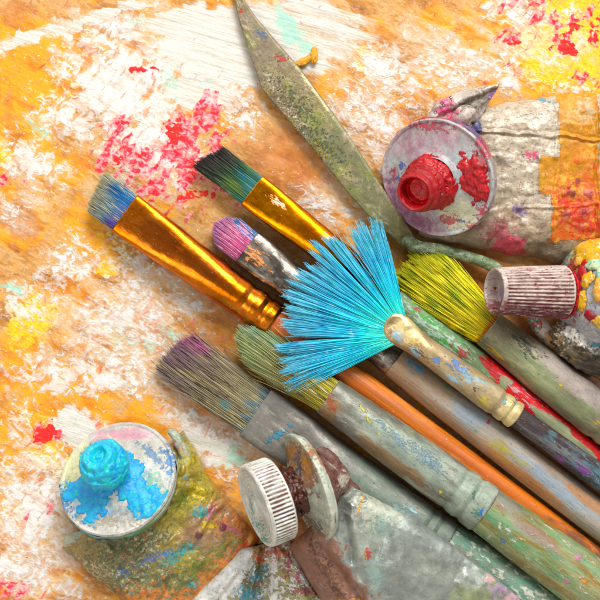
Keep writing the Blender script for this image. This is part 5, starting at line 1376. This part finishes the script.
# ---- right tube with the tall ribbed cap
def right_tube():
    axis = (-.945, .012, .33)
    c = P(563, 292, 50)
    t = thing('paint_tube', 'paint tube with tall ribbed pale cap stained red, its shoulder crusted with mixed paint', 'paint tube', (P(600, 310, 0)[0], P(600, 310, 0)[1], 0), TG)
    fr = frame_z(c, axis)
    cap = [(18, -2), (24, -1), (25.6, 0), (25.8, 3), (25.0, 22), (23.6, 50), (22.4, 70), (22.4, 72.5), (21.6, 74), (20.2, 74), (19.4, 72), (19, 62), (18.5, 60), (8, 59), (0.1, 59)]
    V, F = lathe(cap, N=8 * 40, amp=0.3, nscale=22, seed=91, step=0.7, ribs=(40, 1.9, 1.5, 70.0, 20.5))
    cm = stained('ribbed_cap_stained_dark_red', H('#d9cbc2'), [
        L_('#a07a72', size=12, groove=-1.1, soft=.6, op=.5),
        L_('#8a3a48', size=7, stretch=(1, 1, .35), spots=[(8, -24, 24, 12), (0, -16, 30, 8)], bias=.1, amp=1.4, soft=.25),
        L_('#5a1c28', size=5, stretch=(1, 1, .5), spots=[(4, -24, 22, 7)], bias=.1, amp=1.5, soft=.15),
        L_('#9a7ab0', size=12, spots=[(0, -2, 20, 8)], bias=-.5, amp=1.2, soft=.3),
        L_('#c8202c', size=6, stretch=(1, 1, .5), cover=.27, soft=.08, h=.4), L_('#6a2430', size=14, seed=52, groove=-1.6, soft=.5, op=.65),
        L_('#f0ece6', size=6, stretch=(1, 1, .3), cover=.25, soft=.12)], rough=.35, bump=.12, vary=.08, speck=.3)
    cp = part('cap', V, F, cm, t, fr, {'groove': CAV['v']})
    sh = [(14, 6), (16, -2), (19, -6), (30, -9), (41, -15), (48, -24), (52, -36), (53, -52), (50, -80), (44, -110), (30, -150), (10, -170)]
    V, F = lathe(sh, N=180, amp=1.8, nscale=24, seed=95, step=1.2)
    shm = stained('white_shoulder_crusted_with_colours', H('#d3d2d4'), [
        L_('#b4b2c0', size=18, cover=.40, soft=.35),
        L_('#e4c04a', size=9, spots=[(0, 34, 60, 14), (0, 8, 8, 10), (-20, 40, 20, 12), (10, 26, 14, 8), (-8, -6, 20, 9)], bias=.15, amp=1.2, soft=.15, h=1),
        L_('#6a5a50', size=5, cover=.22, soft=.1), L_('#c84a58', size=6, cover=.22, soft=.1), L_('#f0e4b0', size=7, spots=[(-10, 42, 40, 10), (-16, 28, 24, 8)], bias=-.1, amp=1.3, soft=.15, h=1),
        L_('#8fd0b4', size=8, spots=[(-24, 28, 14, 10), (-30, 34, 20, 8)], bias=.1, amp=1.2, soft=.12, h=1),
        L_('#4a68b0', size=5, spots=[(-20, 30, 7, 6), (-14, 18, 7, 4)], bias=.0, amp=1.2, soft=.12),
        L_('#e09838', size=8, spots=[(-26, 8, 14, 16)], bias=.1, amp=1.2, soft=.15),
        L_('#c01f38', size=6, spots=[(4, 26, 14, 7), (4, 4, 10, 6), (6, -12, 9, 10), (0, -20, 12, 5)], bias=.1, amp=1.2, soft=.1, h=.6),
        L_('#5f8f3a', size=5, spots=[(0, 40, 7, 5)], bias=.0, amp=1.0, soft=.15)], rough=.32, bump=.5, grain=7, vary=.1)
    s_ = part('shoulder', V, F, shm, t, fr)
    V, F = lathe([(17, -9), (21, -7), (24, -5), (25.5, -2.5), (20, -1)], N=120, amp=2.2, nscale=6, seed=99, step=0.7)
    part('paint', V, F, red_thick, s_, fr)
    rp = [(54.5, -52), (53.5, -36), (49.5, -24), (42.5, -13.5), (31, -7.5), (22, -5)]
    for kk, (mt, thk, els) in enumerate([
            (YEL, 3.4, [(20, 40, 14, 9, 20), (34, 34, 16, 9, 0), (24, -8, 7, 9, 0), (10, 44, 12, 8, 0), (40, -30, 9, 7, 0), (30, 12, 6, 7, 0)]),
            (MINT, 4.2, [(36, 30, 12, 8, 10), (46, 20, 7, 8, 0), (26, 47, 8, 6, 0)]),
            (ORA, 4.0, [(46, 4, 8, 14, 0), (14, 30, 5, 6, 0), (50, -16, 5, 7, 0)]),
            (red_thick, 2.6, [(22, 20, 5, 8, 20), (20, 6, 4, 6, 0), (30, -22, 5, 4, 0), (24, 28, 6, 4, 0)])]):
        def mk(x, y, r, z, els=els):
            m = None
            for e in els:
                q = ell(x, y, *e); m = q if m is None else np.maximum(m, q)
            return np.where(x > 0, m, -1.0)
        V, F = disc_paint(rp, mk, thk * 0.6, 140 + kk * 3, N=300, step=0.8, nscale=13)
        part('dried_paint', V, F, mt, s_, fr)
    V, F = box_blob((0, 0, 0), (46, 25, 26), 131, amp=0.28, sub=6, nscale=.6)
    fm = stained('dark_crumpled_foil', H('#a39a88'), [L_('#5a5146', size=16, cover=.46, soft=.3, metal=.6, rough=.3), L_('#a8823a', size=12, cover=.30, soft=.3, metal=.4, rough=.3), L_('#eceae4', size=7, spots=[(277, -38, 22, 9, -30), (262, -30, 10, 9)], bias=.1, amp=.8, soft=.15), L_('#2f8fb0', size=5, spots=[(285, -42, 6, 5)], bias=.1, amp=.7, soft=.1),
        L_('#3a332a', size=12, spots=[(290, -62, 30, 14)], bias=.0, amp=1.0, soft=.3)], rough=.24, metal=.75, bump=.15, vary=.1)
    V[:, 2] += 3.0 * facet(V, 13, 2) + 1.4 * facet(V, 6, 4)
    q = P(600, 350, 27)
    part('crumpled_foil', V @ np.array([[.94, -.34, 0], [.34, .94, 0], [0, 0, 1]]) + np.array(tuple(q)), F, fm, t, ID)
YEL = thick_paint('thick_yellow_paint', H('#e2b43a'), H('#d8a030'), H('#efe2b0'))
MINT = thick_paint('thick_mint_paint', H('#9ad8bc'), H('#e8e2b0'), H('#5a80b8'))
ORA = thick_paint('thick_orange_paint', H('#eba44a'), H('#e8c070'), H('#f2e2c0'))
right_tube()

# ---- scraps
def scraps():
    t = thing('paint_scrap', 'small white folded scrap at the lower edge, against the green handle', 'paint scrap', P(516, 600, 0))
    V, F = sheet((496, 608), (511, 586), (548, 604), (540, 640), [(0, 12), (1, 12)], 1.5, 43, nu=40, nv=40, scale=16, wob=1.5, base=10)
    part('body', V, F, stained('white_scrap', H('#e2dfda'), [L_('#b9b4ac', size=10, cover=.3, soft=.3)], rough=.4), t, ID)
    V, F = box_blob((0, 0, 0), (12, 3.2, 1.8), 7, amp=.35, sub=5)
    a = math.radians(28); R_ = np.array([[math.cos(a), math.sin(a), 0], [-math.sin(a), math.cos(a), 0], [0, 0, 1]])
    V2, F2 = box_blob((0, 0, 0), (3.4, 8, 2.2), 9, amp=.35, sub=5)
    V, F = merge([(V @ R_ + np.array([303 - 300, 300 - 62, 2.5]), F), (V2 + np.array([314 - 300, 300 - 56, 3]), F2)])
    o = part('paint_lump', V, F, thick_paint('dried_ochre_lump', H('#f0b428'), H('#dc9c2c'), H('#f8e0a0')), table, ID)
scraps()
